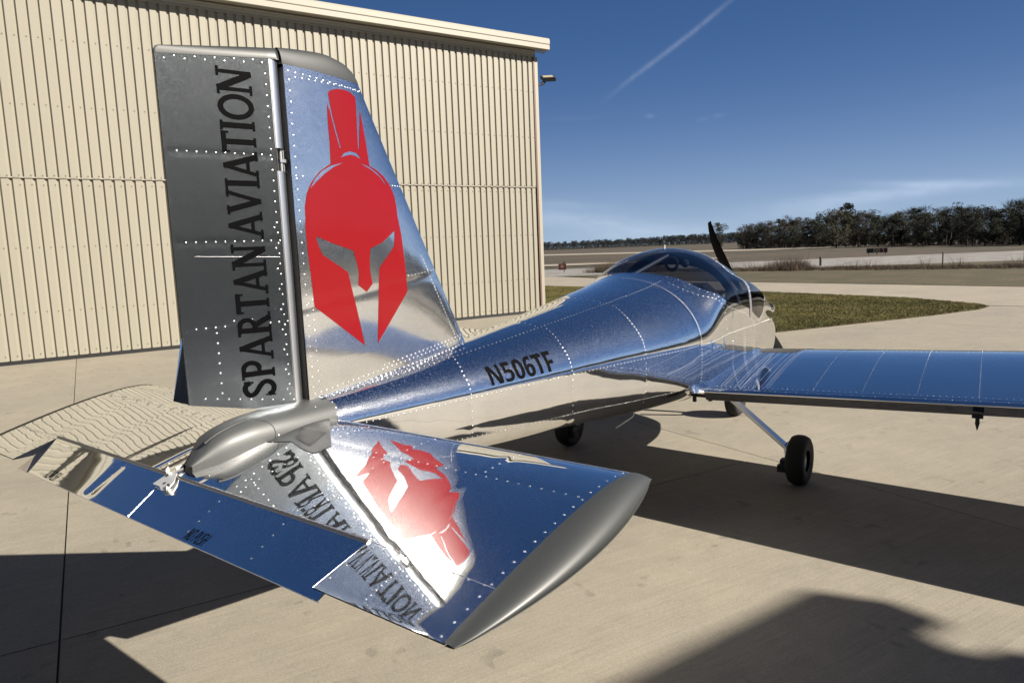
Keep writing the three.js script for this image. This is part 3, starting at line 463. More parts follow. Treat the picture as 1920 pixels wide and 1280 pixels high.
{
  const nose = (y0, y1) => sheet((u, v) => { const a = (u - 0.5) * Math.PI, y = lerp(y0, y1, v); return rAt(0.045 - 0.043 * Math.cos(a), y, -0.031 * Math.sin(a)); }, 16, 20, { flip: false });
  part('rudder_nose', merge([nose(1.17, 2.075), nose(2.158, 2.474)]), M.alloy, rudder);
  part('hinge', merge([rod(rAt(0.015, 2.07, 0), rAt(0.015, 2.16, 0), 0.010), box(0.05, 0.012, 0.02, -3.545, 2.115, 0.0), box(0.03, 0.035, 0.012, -3.55, 2.09, -0.004), box(0.03, 0.035, 0.012, -3.55, 2.138, -0.004)]), M.alloy, rudder);
  const bot = sheet((u, v) => { const l = lerp(0.045, 0.428, u); return rAt(l, rBot(l) + 0.002, (v * 2 - 1) * rH(l)); }, 12, 2, {}); part('bottom_rib', bot, M.alloy, rudder);
  part('nose_web', box(0.004, 1.28, 0.055, -3.592, 1.82, -0.006), M.black, rudder);
  // cap on top
  const cap = sheet((u, v) => { const l = lerp(0.006, 0.433, u), a = v * Math.PI, y0 = rTop(Math.max(l, 0.034)), yt = lerp(2.521, 2.470, Math.pow(u, 1.1)), end = Math.sqrt(clamp((1 - u) / 0.035)) ; return rAt(l, y0 + Math.max(0.002, (yt - y0)) * Math.sin(a) * Math.min(1, 0.25 + 0.75 * end), (rH(Math.max(l, 0.045)) + 0.001) * Math.cos(a) * Math.min(1, 0.2 + end)); }, 40, 18, { flip: false });
  part('rudder_tip', cap, M.grey, plane);
  const cs = new THREE.Shape(); for (let k = 0; k <= 16; k++) { const a = k / 16 * Math.PI, X = 0.032 * Math.cos(a), Y = 2.474 + 0.045 * Math.sin(a); k ? cs.lineTo(X, Y) : cs.moveTo(X, Y); } const cg = new THREE.ShapeGeometry(cs); mapGeo(cg, (x, y) => ({ p: rAt(0.006, y, x), n: rT.clone().negate() })); part('rudder_tip', cg, M.grey, plane);
  // fixed trim wedge on the lower trailing edge
  const wv = [rAt(0.422, 1.498, 0.003), rAt(0.422, 1.255, 0.003), rAt(0.470, 1.274, -0.016), rAt(0.428, 1.490, -0.004)], wg = new THREE.BufferGeometry(), pp = []; for (const k of [0, 1, 2, 0, 2, 3]) pp.push(...wv[k].toArray()); for (const k of [0, 2, 1, 0, 3, 2]) pp.push(...wv[k].clone().addScaledVector(rN, -0.0025).toArray());
  wg.setAttribute('position', new THREE.Float32BufferAttribute(pp, 3)); wg.computeVertexNormals(); part('trim_wedge', wg, M.rudder, rudder);
  part('wedge_joint', rod(rAt(0.4255, 1.50, 0.0035), rAt(0.4255, 1.255, 0.0035), 0.0022, 5), M.black, rudder);
  const l = [], F = rudFn(1), at = (a, y) => { const u = (a - 0.045) / 0.383; l.push(onSheet(F, u, (y - rBot(a)) / (rTop(a) - rBot(a)), true)); };
  for (let y = 1.24; y < 2.44; y += 0.038) { at(0.062, y); } for (let y = 1.24; y < 1.9; y += 0.076) at(0.072, y + 0.02);
  for (let k = 0; k < 11; k++) { at(lerp(0.065, 0.387, k / 10), 2.130); at(lerp(0.055, 0.385, k / 10), 1.820); at(lerp(0.05, 0.378, k / 10), 1.518 + 0.018 * (Math.abs(k - 5) < 2 ? 1 : 0)); }
  for (let k = 0; k < 9; k++) at(lerp(0.05, 0.369, k / 8), lerp(1.216, 1.268, k / 8)); for (let k = 0; k < 7; k++) at(0.310, lerp(1.498, 1.280, k / 6));
  for (let k = 0; k < 11; k++) { at(lerp(0.07, 0.40, k / 10), rTop(lerp(0.07, 0.40, k / 10)) - 0.016 + (k % 2) * 0.009); }
  rivets(l, rudder);
  // raised doubler and scratches' seam
  part('seam', merge([rod(rAt(0.36, 1.772, rH(0.36) + 0.0005), rAt(0.06, 1.760, rH(0.06) + 0.0002), 0.0005, 4)]), M.rivet, rudder);
}
{ // SPARTAN AVIATION, lettered up the rudder: each letter is drawn with strokes and small serifs
  const arc = (cx, cy, rx, ry, a0, a1, n = 18) => Array.from({ length: n + 1 }, (_, i) => { const a = (a0 + (a1 - a0) * i / n) * Math.PI / 180; return [cx + rx * Math.cos(a), cy + ry * Math.sin(a)]; });
  const T = 0.185, B = 0.135, st = (x) => [[x, 0], [x, 1]], sf = (x, y) => [[[x - 0.155, y], [x + 0.155, y]], 0.075];
  const cat = (pts) => new THREE.CatmullRomCurve3(pts.map(([x, y]) => V(x, y, 0)), false, 'catmullrom', 0.5).getPoints(40).map((p) => [p.x, p.y]);
  const G = {
    S: [0.66, [[cat([[0.545, 0.78], [0.47, 0.90], [0.31, 0.935], [0.14, 0.85], [0.115, 0.72], [0.22, 0.59], [0.40, 0.48], [0.51, 0.36], [0.52, 0.22], [0.42, 0.10], [0.28, 0.065], [0.14, 0.11], [0.065, 0.24]]), 0.165], [[[0.545, 0.68], [0.575, 0.97]], 0.055], [[[0.03, 0.02], [0.06, 0.33]], 0.055]]],
    P: [0.68, [[st(0.18), T], [[[0.18, 0.935], [0.36, 0.935]], 0.13], [arc(0.36, 0.70, 0.21, 0.235, 90, -90), 0.155], [[[0.36, 0.465], [0.18, 0.465]], 0.12], sf(0.18, 0.0375), sf(0.14, 0.9625)]],
    A: [0.82, [[[[0.09, 0], [0.40, 1.0]], 0.125], [[[0.38, 1.0], [0.70, 0]], T], [[[0.2, 0.30], [0.6, 0.30]], 0.10], sf(0.10, 0.0375), sf(0.71, 0.0375)]],
    R: [0.76, [[st(0.18), T], [[[0.18, 0.935], [0.36, 0.935]], 0.13], [arc(0.36, 0.72, 0.19, 0.215, 90, -90), 0.155], [[[0.36, 0.505], [0.18, 0.505]], 0.12], [[[0.34, 0.50], [0.64, 0]], T], sf(0.18, 0.0375), sf(0.14, 0.9625), sf(0.64, 0.0375)]],
    T: [0.70, [[[[0.35, 0], [0.35, 0.95]], T], [[[0.04, 0.93], [0.66, 0.93]], 0.14], [[[0.045, 0.78], [0.03, 1.0]], 0.06], [[[0.655, 0.78], [0.67, 1.0]], 0.06], sf(0.35, 0.0375)]],
    N: [0.84, [[st(0.14), 0.12], [[[0.14, 1.0], [0.68, 0.0]], 0.20], [st(0.69), 0.12], sf(0.14, 0.0375), sf(0.12, 0.9625), sf(0.69, 0.9625)]],
    V: [0.80, [[[[0.09, 1.0], [0.40, 0]], T], [[[0.38, 0.0], [0.70, 1.0]], 0.125], sf(0.10, 0.9625), sf(0.69, 0.9625)]],
    I: [0.36, [[st(0.18), T], sf(0.18, 0.0375), sf(0.18, 0.9625)]],
    O: [0.84, [[arc(0.42, 0.5, 0.33, 0.44, 0, 360, 48), 0.16]]], ' ': [0.22, []],
  };
  const text = 'SPARTAN AVIATION', total = [...text].reduce((a, c) => a + G[c][0], 0), k = 1.182 / total; let x0 = 0; let n = 0;
  for (const ch of text) {
    const pos = [], nor = []; let lift = 0.0008;
    for (const [pts, wd] of G[ch][1]) {
      lift += 0.00012; const q = [];
      for (let i = 0; i < pts.length; i++) { const a = pts[Math.max(0, i - 1)], b = pts[Math.min(pts.length - 1, i + 1)], dx = b[0] - a[0], dy = b[1] - a[1], l = Math.hypot(dx, dy) || 1; q.push([[pts[i][0] - dy / l * wd / 2, pts[i][1] + dx / l * wd / 2], [pts[i][0] + dy / l * wd / 2, pts[i][1] - dx / l * wd / 2]]); }
      const put = ([gx, gy]) => { const l = 0.114 + clamp(gy, -0.02, 1.02) * 0.122, y = 1.245 + (x0 + gx) * k; const p = rAt(l, y, rH(l) + rDim(l, y) + lift); pos.push(p.x, p.y, p.z); nor.push(rN.x, 0.0, rN.z); };
      for (let i = 0; i < q.length - 1; i++) { const div = q.length > 6 ? 1 : 6; for (let d = 0; d < div; d++) { const L = (A, Bq, t) => [lerp(A[0], Bq[0], t), lerp(A[1], Bq[1], t)]; const a0 = L(q[i][0], q[i + 1][0], d / div), a1 = L(q[i][0], q[i + 1][0], (d + 1) / div), b0 = L(q[i][1], q[i + 1][1], d / div), b1 = L(q[i][1], q[i + 1][1], (d + 1) / div); for (const z of [a0, b0, a1, a1, b0, b1]) put(z); } }
    }
    if (pos.length) { const g = new THREE.BufferGeometry(); g.setAttribute('position', new THREE.Float32BufferAttribute(pos, 3)); g.setAttribute('normal', new THREE.Float32BufferAttribute(nor, 3)); const m = new THREE.Mesh(g, M.ink); m.name = 'letter'; m.material.side = THREE.DoubleSide; rudder.add(m); n++; }
    x0 += G[ch][0];
  } void n; void T; void B;
}

// tail fairing (grey moulding round the end of the fuselage)
const fyT = curve([[-4.036, 1.068], [-4.02, 1.108], [-3.97, 1.150], [-3.9, 1.177], [-3.8, 1.194], [-3.62, 1.202], [-3.45, 1.210]]);
const fW = curve([[-4.036, 0.028], [-4.015, 0.058], [-3.96, 0.078], [-3.85, 0.096], [-3.65, 0.117], [-3.45, 0.131]]);
const fairAt = (x, t, s, d = 0) => { const a = t * Math.PI, h = fyT(x) - 1.07, w = fW(x), c = Math.cos(a), q = Math.sin(a), e = 0.82; if (t <= 0.5) return V(x, 1.07 + (h + d) * Math.pow(c, e), s * (w + d) * Math.pow(q, e)); return V(x, 1.07 + (0.12 + d) * -Math.pow(-c, 0.8), s * (w + d) * Math.pow(q, 0.6)); };
const fairing = part('tail_fairing', sheet((u, v) => { const k = v * 2 - 1; return fairAt(lerp(-4.036, -3.45, Math.sqrt(u)), Math.abs(k), k < 0 ? -1 : 1); }, 60, 80, { flip: true }), M.grey, plane);
{ const g = new THREE.CircleGeometry(1, 20); g.scale(0.030, 0.062, 1); g.rotateY(-Math.PI / 2); g.translate(-4.0345, 1.01, 0); part('fairing_end', g, M.black, fairing);
  const slit = new THREE.CatmullRomCurve3([-3.985, -3.95, -3.9, -3.86, -3.82].map((x, i) => fairAt(x, 0.10 + 0.0 * i, 1, -0.001))); part('rod_slot', new THREE.TubeGeometry(slit, 20, 0.0065, 6), M.black, fairing);
  const cover = new THREE.CatmullRomCurve3([0.14, 0.22, 0.32, 0.42, 0.5].map((t, i) => fairAt(-3.80 + 0.05 * Math.sin(i * 0.7), t, 1, 0.0))); part('cover_joint', new THREE.TubeGeometry(cover, 24, 0.0016, 5), M.black, fairing);
  const l = []; for (const [x, t] of [[-3.70, 0.43], [-3.74, 0.40], [-3.62, 0.40], [-3.55, 0.2], [-3.47, 0.12], [-3.47, 0.2], [-3.47, 0.28], [-3.47, 0.36], [-3.47, 0.44]]) l.push({ p: fairAt(x, t, 1), n: V(0, Math.cos(t * Math.PI), Math.sin(t * Math.PI)) }); rivets(l, fairing, 0.9);
}

// stabilator with its tab, trailing edges drooped
const SY = 2.87 * Math.PI / 180, SP = 8.6 * Math.PI / 180;
const frameOf = (pitch) => ({ a: V(-Math.cos(pitch) * Math.cos(SY), -Math.sin(pitch), -Math.cos(pitch) * Math.sin(SY)), n: V(-Math.sin(pitch) * Math.cos(SY), Math.cos(pitch), -Math.sin(pitch) * Math.sin(SY)) });
const sZ = V(-Math.sin(SY), 0, Math.cos(SY)), SF = frameOf(SP), sO = V(-3.453, 1.105, 0), CH = 0.80, SPAN = 1.43, TABZ = 1.005, CUT = 0.617;
const sAt = (c, z, h) => V(sO.x + SF.a.x * c + SF.n.x * h + sZ.x * z, sO.y + SF.a.y * c + SF.n.y * h, sO.z + SF.a.z * c + SF.n.z * h + sZ.z * z);
const sH = (c) => 0.0015 + 0.050 * naca(clamp(c / CH));
const SRIBS = [0.14, 0.36, 0.70, 1.06];
const sDim = (c, z) => { if (c < 0.02) return 0; let d = 0.0011 * wave(c, z, 91, 2.6) + 0.00035 * wave(c, z, 93, 8); for (const r of SRIBS) d -= 0.0006 * bell(Math.abs(z) - r, 0.022); d -= 0.0007 * bell(c - 0.245, 0.02); return d * smooth(0.0, 0.1, c); };
const stabFn = (s) => (u, z) => { const c = CH * u; return sAt(c, z, s * (sH(c) + sDim(c, z))); };
const quad = (u0, u1) => (s, z0, z1, nu, nz) => sheet((u, v) => stabFn(s)(lerp(u0, u1, u * u), lerp(z0, z1, v)), nu, nz, { flip: s < 0, uv: (u, v, p) => [p.x, p.z] });
const kC = CUT / CH;
const stab = part('stabilator', merge([quad(0, kC)(1, -SPAN, SPAN, 80, 260), quad(kC, 1)(1, -SPAN, -TABZ, 20, 40), quad(kC, 1)(1, TABZ, SPAN, 20, 40)]), M.tail, plane);
part('lower_skin', merge([quad(0, kC)(-1, -SPAN, SPAN, 40, 60), quad(kC, 1)(-1, -SPAN, -TABZ, 10, 10), quad(kC, 1)(-1, TABZ, SPAN, 10, 10)]), M.tail, stab);
{
  const webs = [sheet((u, v) => sAt(CUT, lerp(-TABZ, TABZ, u), lerp(-1, 1, v) * sH(CUT)), 4, 1, {})];
  for (const z of [-TABZ, TABZ]) webs.push(sheet((u, v) => sAt(lerp(CUT, CH, u), z, lerp(-1, 1, v) * sH(lerp(CUT, CH, u))), 8, 1, {}));
  part('cutout_web', merge(webs), M.alloy, stab);
  for (const s of [1, -1]) part('tip_fairing', sheet((u, v) => { const c = CH * u * u, a = (v - 0.5) * Math.PI, b = 0.018 + 0.075 * Math.pow(Math.sin(Math.PI * clamp(u * u * 0.93 + 0.05)), 0.7); return sAt(c - 0.006 * Math.cos(a) * (u < 0.2 ? 1 - u * 5 : 0), s * (SPAN + b * Math.cos(a)), (sH(c) + 0.0015) * Math.sin(a)); }, 70, 24, { flip: s > 0 }), M.grey, stab);
  for (const s of [1, -1]) { const p = []; for (let k = 0; k <= 40; k++) { const u = 0.02 + 0.97 * k / 40, c = CH * u * u, a = -0.12 * Math.PI, b = 0.018 + 0.075 * Math.pow(Math.sin(Math.PI * clamp(u * u * 0.93 + 0.05)), 0.7); p.push(sAt(c, s * (SPAN + b * Math.cos(a)), (sH(c) + 0.0015) * Math.sin(a))); } part('mould_line', new THREE.TubeGeometry(new THREE.CatmullRomCurve3(p), 60, 0.0012, 5), M.grey, stab); }
  const l = [], F = stabFn(1), at = (c, z) => l.push(onSheet(F, c / CH, z, false));
  for (const s of [1, -1]) {
    for (let z = 0.42; z < 1.42; z += 0.039) { at(0.245, s * z); if (z < 0.75) at(0.275 + (z < 0.4 ? 0.0 : 0), s * (z + 0.02)); }
    for (let c = 0.05; c < 0.79; c += 0.041) at(c, s * 1.412);
    for (let c = 0.29; c < 0.60; c += 0.045) { at(c, s * 0.70); }
    for (let c = 0.27; c < 0.58; c += 0.05) { at(c, s * 0.36); at(c, s * 0.14); }
    for (let c = 0.06; c < 0.24; c += 0.032) { at(c, s * 0.36); at(c, s * 0.70); at(c + 0.01, s * 0.14); at(c, s * 1.06); }
    for (let z = 1.03; z < 1.42; z += 0.046) at(0.632, s * z);
    for (let c = 0.66; c < 0.78; c += 0.05) at(c, s * 1.02);
  }
  rivets(l, stab, 1.05);
  {
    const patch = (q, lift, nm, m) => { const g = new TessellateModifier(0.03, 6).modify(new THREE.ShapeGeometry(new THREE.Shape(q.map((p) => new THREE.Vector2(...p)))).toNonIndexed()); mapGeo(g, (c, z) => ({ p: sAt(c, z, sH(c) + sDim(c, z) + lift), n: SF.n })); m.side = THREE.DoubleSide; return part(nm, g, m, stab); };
    patch([[0.335, 0.10], [0.294, 0.215], [0.324, 0.326], [0.332, 0.404], [0.265, 0.407], [0.057, 0.131], [0.05, 0.05]], 0.0018, 'root_fairing', M.grey);
    patch([[0.268, 0.205], [0.190, 0.135], [0.188, 0.281], [0.300, 0.332]], 0.0032, 'painted_opening', M.black);  // no hole is cut: its dark inside is painted as a black patch
  }
  part('skin_edge', merge([1, -1].map((s) => rod(F(0.617 / CH, s * TABZ).addScaledVector(SF.n, 0.0004), F(0.632 / CH, s * SPAN).addScaledVector(SF.n, 0.0004), 0.0011, 4))), M.rivet, stab);
}
const TF = frameOf(27 * Math.PI / 180), tO = sAt(CUT + 0.008, 0, 0.014);
const tAt = (c, z, h) => V(tO.x + TF.a.x * c + TF.n.x * h + sZ.x * z, tO.y + TF.a.y * c + TF.n.y * h, tO.z + TF.a.z * c + TF.n.z * h + sZ.z * z);
const tH = (c) => 0.0012 + 0.010 * (1 - c / 0.178), tDim = (c, z) => (0.0016 * wave(c * 0.6, z, 97, 3.5) - 0.0005 * (bell(Math.abs(z) - 0.34, 0.03) + bell(Math.abs(z) - 0.68, 0.03))) * smooth(0, 0.03, c) * smooth(0.178, 0.15, c);
const tabFn = (s) => (u, v) => { const c = 0.178 * u, z = lerp(-TABZ + 0.006, TABZ - 0.006, v); return tAt(c, z, s * tH(c) + tDim(c, z)); };
const tab = part('trim_tab', sheet(tabFn(1), 24, 200, { flip: false, uv: (u, v, p) => [p.x, p.z] }), M.skin, plane);
part('lower_skin', sheet(tabFn(-1), 6, 60, { flip: true }), M.skin, tab);
for (const z of [-1, 1]) part('end_rib', sheet((u, v) => tAt(0.178 * u, z * (TABZ - 0.006), lerp(-1, 1, v) * tH(0.178 * u)), 4, 1, {}), M.alloy, tab);
{
  part('piano_hinge', rod(sAt(CUT + 0.004, -TABZ, sH(CUT) - 0.002), sAt(CUT + 0.004, TABZ, sH(CUT) - 0.002), 0.008, 10), new THREE.MeshStandardMaterial({ metalness: 1, roughness: 0.4, color: new THREE.Color().setRGB(0.25, 0.24, 0.23) }), tab);
  const l = [], F = tabFn(1); for (let z = -0.99; z < 1; z += 0.026) l.push({ p: sAt(CUT + 0.006, z, sH(CUT) + 0.004), n: SF.n.clone().lerp(TF.a, 0.4).normalize() });
  for (const z of [-0.68, -0.34, 0.34, 0.68]) for (const c of [0.025, 0.065, 0.105, 0.145]) l.push(onSheet(F, c / 0.178, (z + TABZ) / (2 * TABZ), false)); rivets(l, tab);
  part('edge_strip', rod(tAt(0.178, -TABZ, 0), tAt(0.178, TABZ, 0), 0.0016, 5), M.rivet, tab);
  // NO PUSH, twice
  for (const zc of [0.395, -0.70]) {
    const g = fontGeo('NO PUSH', 0.6, 0.95, plainFace); g.computeBoundingBox(); const w = g.boundingBox.max.x - g.boundingBox.min.x, x0 = g.boundingBox.min.x;
    mapGeo(g, (x, y) => { const z = zc - 0.052 + (x - x0) / w * 0.104, c = 0.170 - y * 0.030; return { p: tAt(c - (x - x0) / w * 0.0, z + y * 0.006, tH(c) + tDim(c, z) + 0.0008), n: TF.n }; });
    part('warning_text', g, M.ink, tab);
  }
  // horn bracket at the middle, with its eye bolts, and the push rod
  const s = new THREE.Shape([[-0.03, -0.012], [0.008, -0.016], [0.045, 0.018], [0.06, 0.05], [0.035, 0.062], [0.0, 0.05], [-0.045, 0.05]].map(([a, b]) => new THREE.Vector2(a, b)));
  const g = new THREE.ExtrudeGeometry(s, { depth: 0.004, bevelEnabled: false }); const mg = g; mg.applyMatrix4(new THREE.Matrix4().makeBasis(sZ, TF.a, TF.n.clone().negate()).setPosition(tAt(0.0, 0.01, tH(0) + 0.010))); const hm = part('horn_bracket', mg, new THREE.MeshStandardMaterial({ metalness: 0.7, roughness: 0.45, side: THREE.DoubleSide, color: new THREE.Color().setRGB(0.75, 0.75, 0.74) }), tab);
  const eye = (c, z, h, r) => { const e = new THREE.CylinderGeometry(r, r, 0.006, 16); e.rotateX(Math.PI / 2); e.rotateY(0.9); const p = tAt(c, z, h); e.translate(p.x, p.y, p.z); return e; };
  part('eye_bolt', merge([eye(-0.010, -0.03, 0.026, 0.014), eye(0.045, 0.058, 0.018, 0.012)]), M.white, hm);
  const nut = (c, z) => { const e = new THREE.CylinderGeometry(0.006, 0.006, 0.006, 6); e.applyQuaternion(new THREE.Quaternion().setFromUnitVectors(V(0, 1, 0), TF.n)); const p = tAt(c, z, tH(c) + 0.01); e.translate(p.x, p.y, p.z); return e; };
  part('bolt', merge([nut(0.005, -0.012), nut(0.035, 0.02), eye(-0.012, -0.03, 0.036, 0.007), eye(0.04, 0.062, 0.026, 0.006)]), M.dark, hm);
  part('push_rod', rod(V(-3.985, 1.062, -0.055), V(-4.055, 1.056, -0.045), 0.006, 8), M.white, plane);
  part('centre_joint', rod(tAt(0.05, -0.02, tH(0.05) + 0.001), tAt(0.177, 0.0, 0.003), 0.0009, 4), M.alloy, tab);
}

// wings
const WT = (z) => 0.80 + 0.045 * (z - 0.57), WX = (z) => -0.05 * (z - 0.57), XLE = 0.66, XTE = -0.815, WC = 1.51;
const wingHalf = (k) => 0.098 * naca(k);
const wingAt = (x, z, s, d = 0) => { const k = clamp((XLE - x) / WC); return V(x + WX(z), WT(z) + s * (wingHalf(k) * (s < 0 ? 0.75 : 1) + 0.006) + 0.012 * (1 - k) - 0.004 + d, z); };
const WRIBS = [0.98, 1.26, 1.53, 1.81, 2.10, 2.39, 2.68, 2.97, 3.26, 3.55, 3.85];
const wDim = (x, z) => { let d = 0.0014 * wave(x, z, 111, 2.4) + 0.0005 * wave(x, z, 113, 7); for (const r of WRIBS) d -= 0.0005 * bell(z - r, 0.022); d -= 0.0004 * bell(x - 0.30, 0.02); return d; };
function wing(sgn) {
  const z0 = 0.50, z1 = 4.07, up = (u, v) => { const z = lerp(z0, z1, v), x = lerp(XLE, XTE, u * u), p = wingAt(x, z, 1, u > 0.08 ? wDim(x, z) : 0); p.z *= sgn; return p; };
  const lo = (u, v) => { const z = lerp(z0, z1, v), x = lerp(XLE, XTE, u * u), p = wingAt(x, z, -1); p.z *= sgn; return p; };
  const w = part('wing', sheet(up, sgn > 0 ? 90 : 40, sgn > 0 ? 260 : 80, { flip: sgn < 0, uv: (u, v, p) => [p.x, p.z] }), M.wing, plane);
  part('lower_skin', sheet(lo, 40, 60, { flip: sgn > 0, uv: (u, v, p) => [p.x, p.z] }), M.wing, w);
  part('wing_tip', sheet((u, v) => { const x = lerp(XLE, XTE, u * u), a = (v - 0.5) * Math.PI, p = wingAt(x, z1, 1), q = wingAt(x, z1, -1); return V(p.x, lerp(q.y, p.y, (Math.sin(a) + 1) / 2), sgn * (z1 + 0.08 * Math.cos(a))); }, 30, 10, { flip: sgn < 0 }), M.grey, plane);
  // flaperon: a narrow strip of its top shows, its face hangs in shadow
  const fp = new THREE.CatmullRomCurve3([[XTE - 0.008, 0.010], [XTE - 0.030, 0.008], [XTE - 0.044, -0.004], [XTE - 0.044, -0.014], [XTE - 0.008, -0.066], [XTE + 0.004, -0.070], [XTE + 0.08, -0.050]].map(([x, y]) => V(x, y, 0)), false, 'catmullrom', 0.3);
  const ff = (u, v) => { const q = fp.getPoint(clamp(u)), z = lerp(0.60, z1, v); return V(q.x + WX(z), q.y + WT(z) - 0.002, sgn * z); };
  const flap = part('flaperon', sheet(ff, 30, 40, { flip: sgn < 0, uv: (u, v, p) => [p.x, p.z] }), M.wing, w);
  if (sgn > 0) {
    const l = [], at = (x, z) => l.push(onSheet(up, Math.sqrt((XLE - x) / (XLE - XTE)), (z - z0) / (z1 - z0), false));
    for (const r of WRIBS.slice(0, 8)) for (let x = 0.58; x > -0.76; x -= 0.036) at(x, r - 0.04 * (x + 0.8));
    for (let z = 0.66; z < 3.4; z += 0.030) { at(0.30, z); at(XTE + 0.035, z); }
    for (const dz of [0.64, 0.66, 0.735, 0.755, 0.80, 0.86, 0.90, 0.925, 0.95]) for (let x = 0.30; x > -0.76; x -= 0.030) at(x, dz + (0.3 - x) * 0.04);
    rivets(l, w);
    const f = []; for (let z = 0.68; z < 3.2; z += 0.062) f.push(onSheet(ff, 0.11, (z - 0.6) / (z1 - 0.6), false)); rivets(f, flap, 0.9);
    const walk = sheet((u, v) => { const z = lerp(lerp(0.60, 0.64, u), lerp(0.98, 0.90, u), v), x = lerp(0.62, 0.16, u); return wingAt(x, z, 1, wDim(x, z) + 0.0018); }, 24, 14, { flip: false }); part('wing_walk', walk, M.grip, w);
    part('root_joint', new THREE.TubeGeometry(new THREE.CatmullRomCurve3(Array.from({ length: 20 }, (_, i) => { const x = lerp(0.5, -0.78, i / 19); return wingAt(x, 0.70 + (0.5 - x) * 0.01, 1, wDim(x, 0.7)); })), 40, 0.002, 5), M.black, w);
    part('tie_down', merge([rod(V(-0.93, 0.80, 2.10), V(-0.93, 0.765, 2.10), 0.010, 8), rod(V(-0.93, 0.765, 2.10), V(-0.93, 0.725, 2.10), 0.012, 8, 0.002), box(0.03, 0.02, 0.05, -0.93, 0.80, 2.10)]), M.black, w);
  }
}
wing(1); wing(-1);
{ // root fairing behind the wing
  const g = sheet((u, v) => { const x = lerp(-0.98, -0.55, u), f = fusAt(x, 0.60, 1, 0.001); return V(x, lerp(f.y, 0.79, v), lerp(f.z, 0.64, v * smooth(0, 0.5, u))); }, 10, 6, { flip: false }); part('root_fairing', g, M.skin, plane);
  part('control_linkage', merge([rod(V(-0.80, 0.75, 0.42), V(-0.80, 0.75, 0.66), 0.012, 6), box(0.03, 0.05, 0.02, -0.80, 0.745, 0.62), box(0.02, 0.06, 0.02, -0.82, 0.74, 0.52)]), M.dark, plane);
}

// landing gear
function wheel(name, x, z, r, wdt) {
  const w = new THREE.Group(); w.name = name; w.position.set(x, r, z); plane.add(w);
  const prof = [[0.075, -wdt * 0.42], [0.11, -wdt * 0.48], [0.145, -wdt * 0.5], [0.165, -wdt * 0.42], [r - 0.006, -wdt * 0.28], [r, -wdt * 0.12], [r, wdt * 0.12], [r - 0.006, wdt * 0.28], [0.165, wdt * 0.42], [0.145, wdt * 0.5], [0.11, wdt * 0.48], [0.075, wdt * 0.42]];
  const ty = new THREE.LatheGeometry(prof.map(([a, b]) => new THREE.Vector2(a, b)), 40); ty.rotateX(Math.PI / 2); part('tyre', ty, M.rubber, w);
  const rim = new THREE.LatheGeometry([[0.001, -0.035], [0.03, -0.035], [0.045, -0.02], [0.07, -0.03], [0.085, -0.045], [0.085, 0.045], [0.07, 0.03], [0.045, 0.02], [0.03, 0.035], [0.001, 0.035]].map(([a, b]) => new THREE.Vector2(a, b)), 28); rim.rotateX(Math.PI / 2); part('rim', rim, M.alloy, w);
  return w;
}
const barGeo = (a, b, wx, th) => { const d = b.clone().sub(a), g = new THREE.BoxGeometry(wx, d.length(), th, 1, 1, 1); g.translate(0, d.length() / 2, 0); const yv = d.clone().normalize(), xv = V(1, 0, 0).addScaledVector(yv, -yv.x).normalize(), zv = xv.clone().cross(yv); g.applyMatrix4(new THREE.Matrix4().makeBasis(xv, yv, zv).setPosition(a)); return g; };
for (const s of [1, -1]) {
  const x = -0.061 * s, z = 1.0 * s;
  wheel('wheel', x, z, 0.18, 0.128);
  part('gear_leg', merge([barGeo(V(x + 0.03, 0.64, 0.42 * s), V(x + 0.01, 0.262, 0.905 * s), 0.075, 0.022), barGeo(V(x + 0.01, 0.265, 0.903 * s), V(x, 0.16, 0.925 * s), 0.07, 0.018)]), M.alloy, plane);
  part('brake', merge([box(0.07, 0.09, 0.045, x - 0.075, 0.15, 0.915 * s), box(0.05, 0.05, 0.03, x - 0.09, 0.13, 0.89 * s), rod(V(x, 0.18, 0.90 * s), V(x, 0.18, 0.99 * s), 0.02, 10)]), M.black, plane);
  part('brake_hose', new THREE.TubeGeometry(new THREE.CatmullRomCurve3([V(x - 0.02, 0.27, 0.90 * s), V(x - 0.03, 0.31, 0.93 * s), V(x - 0.04, 0.26, 0.945 * s), V(x - 0.06, 0.2, 0.93 * s)]), 16, 0.004, 6), M.black, plane);
}
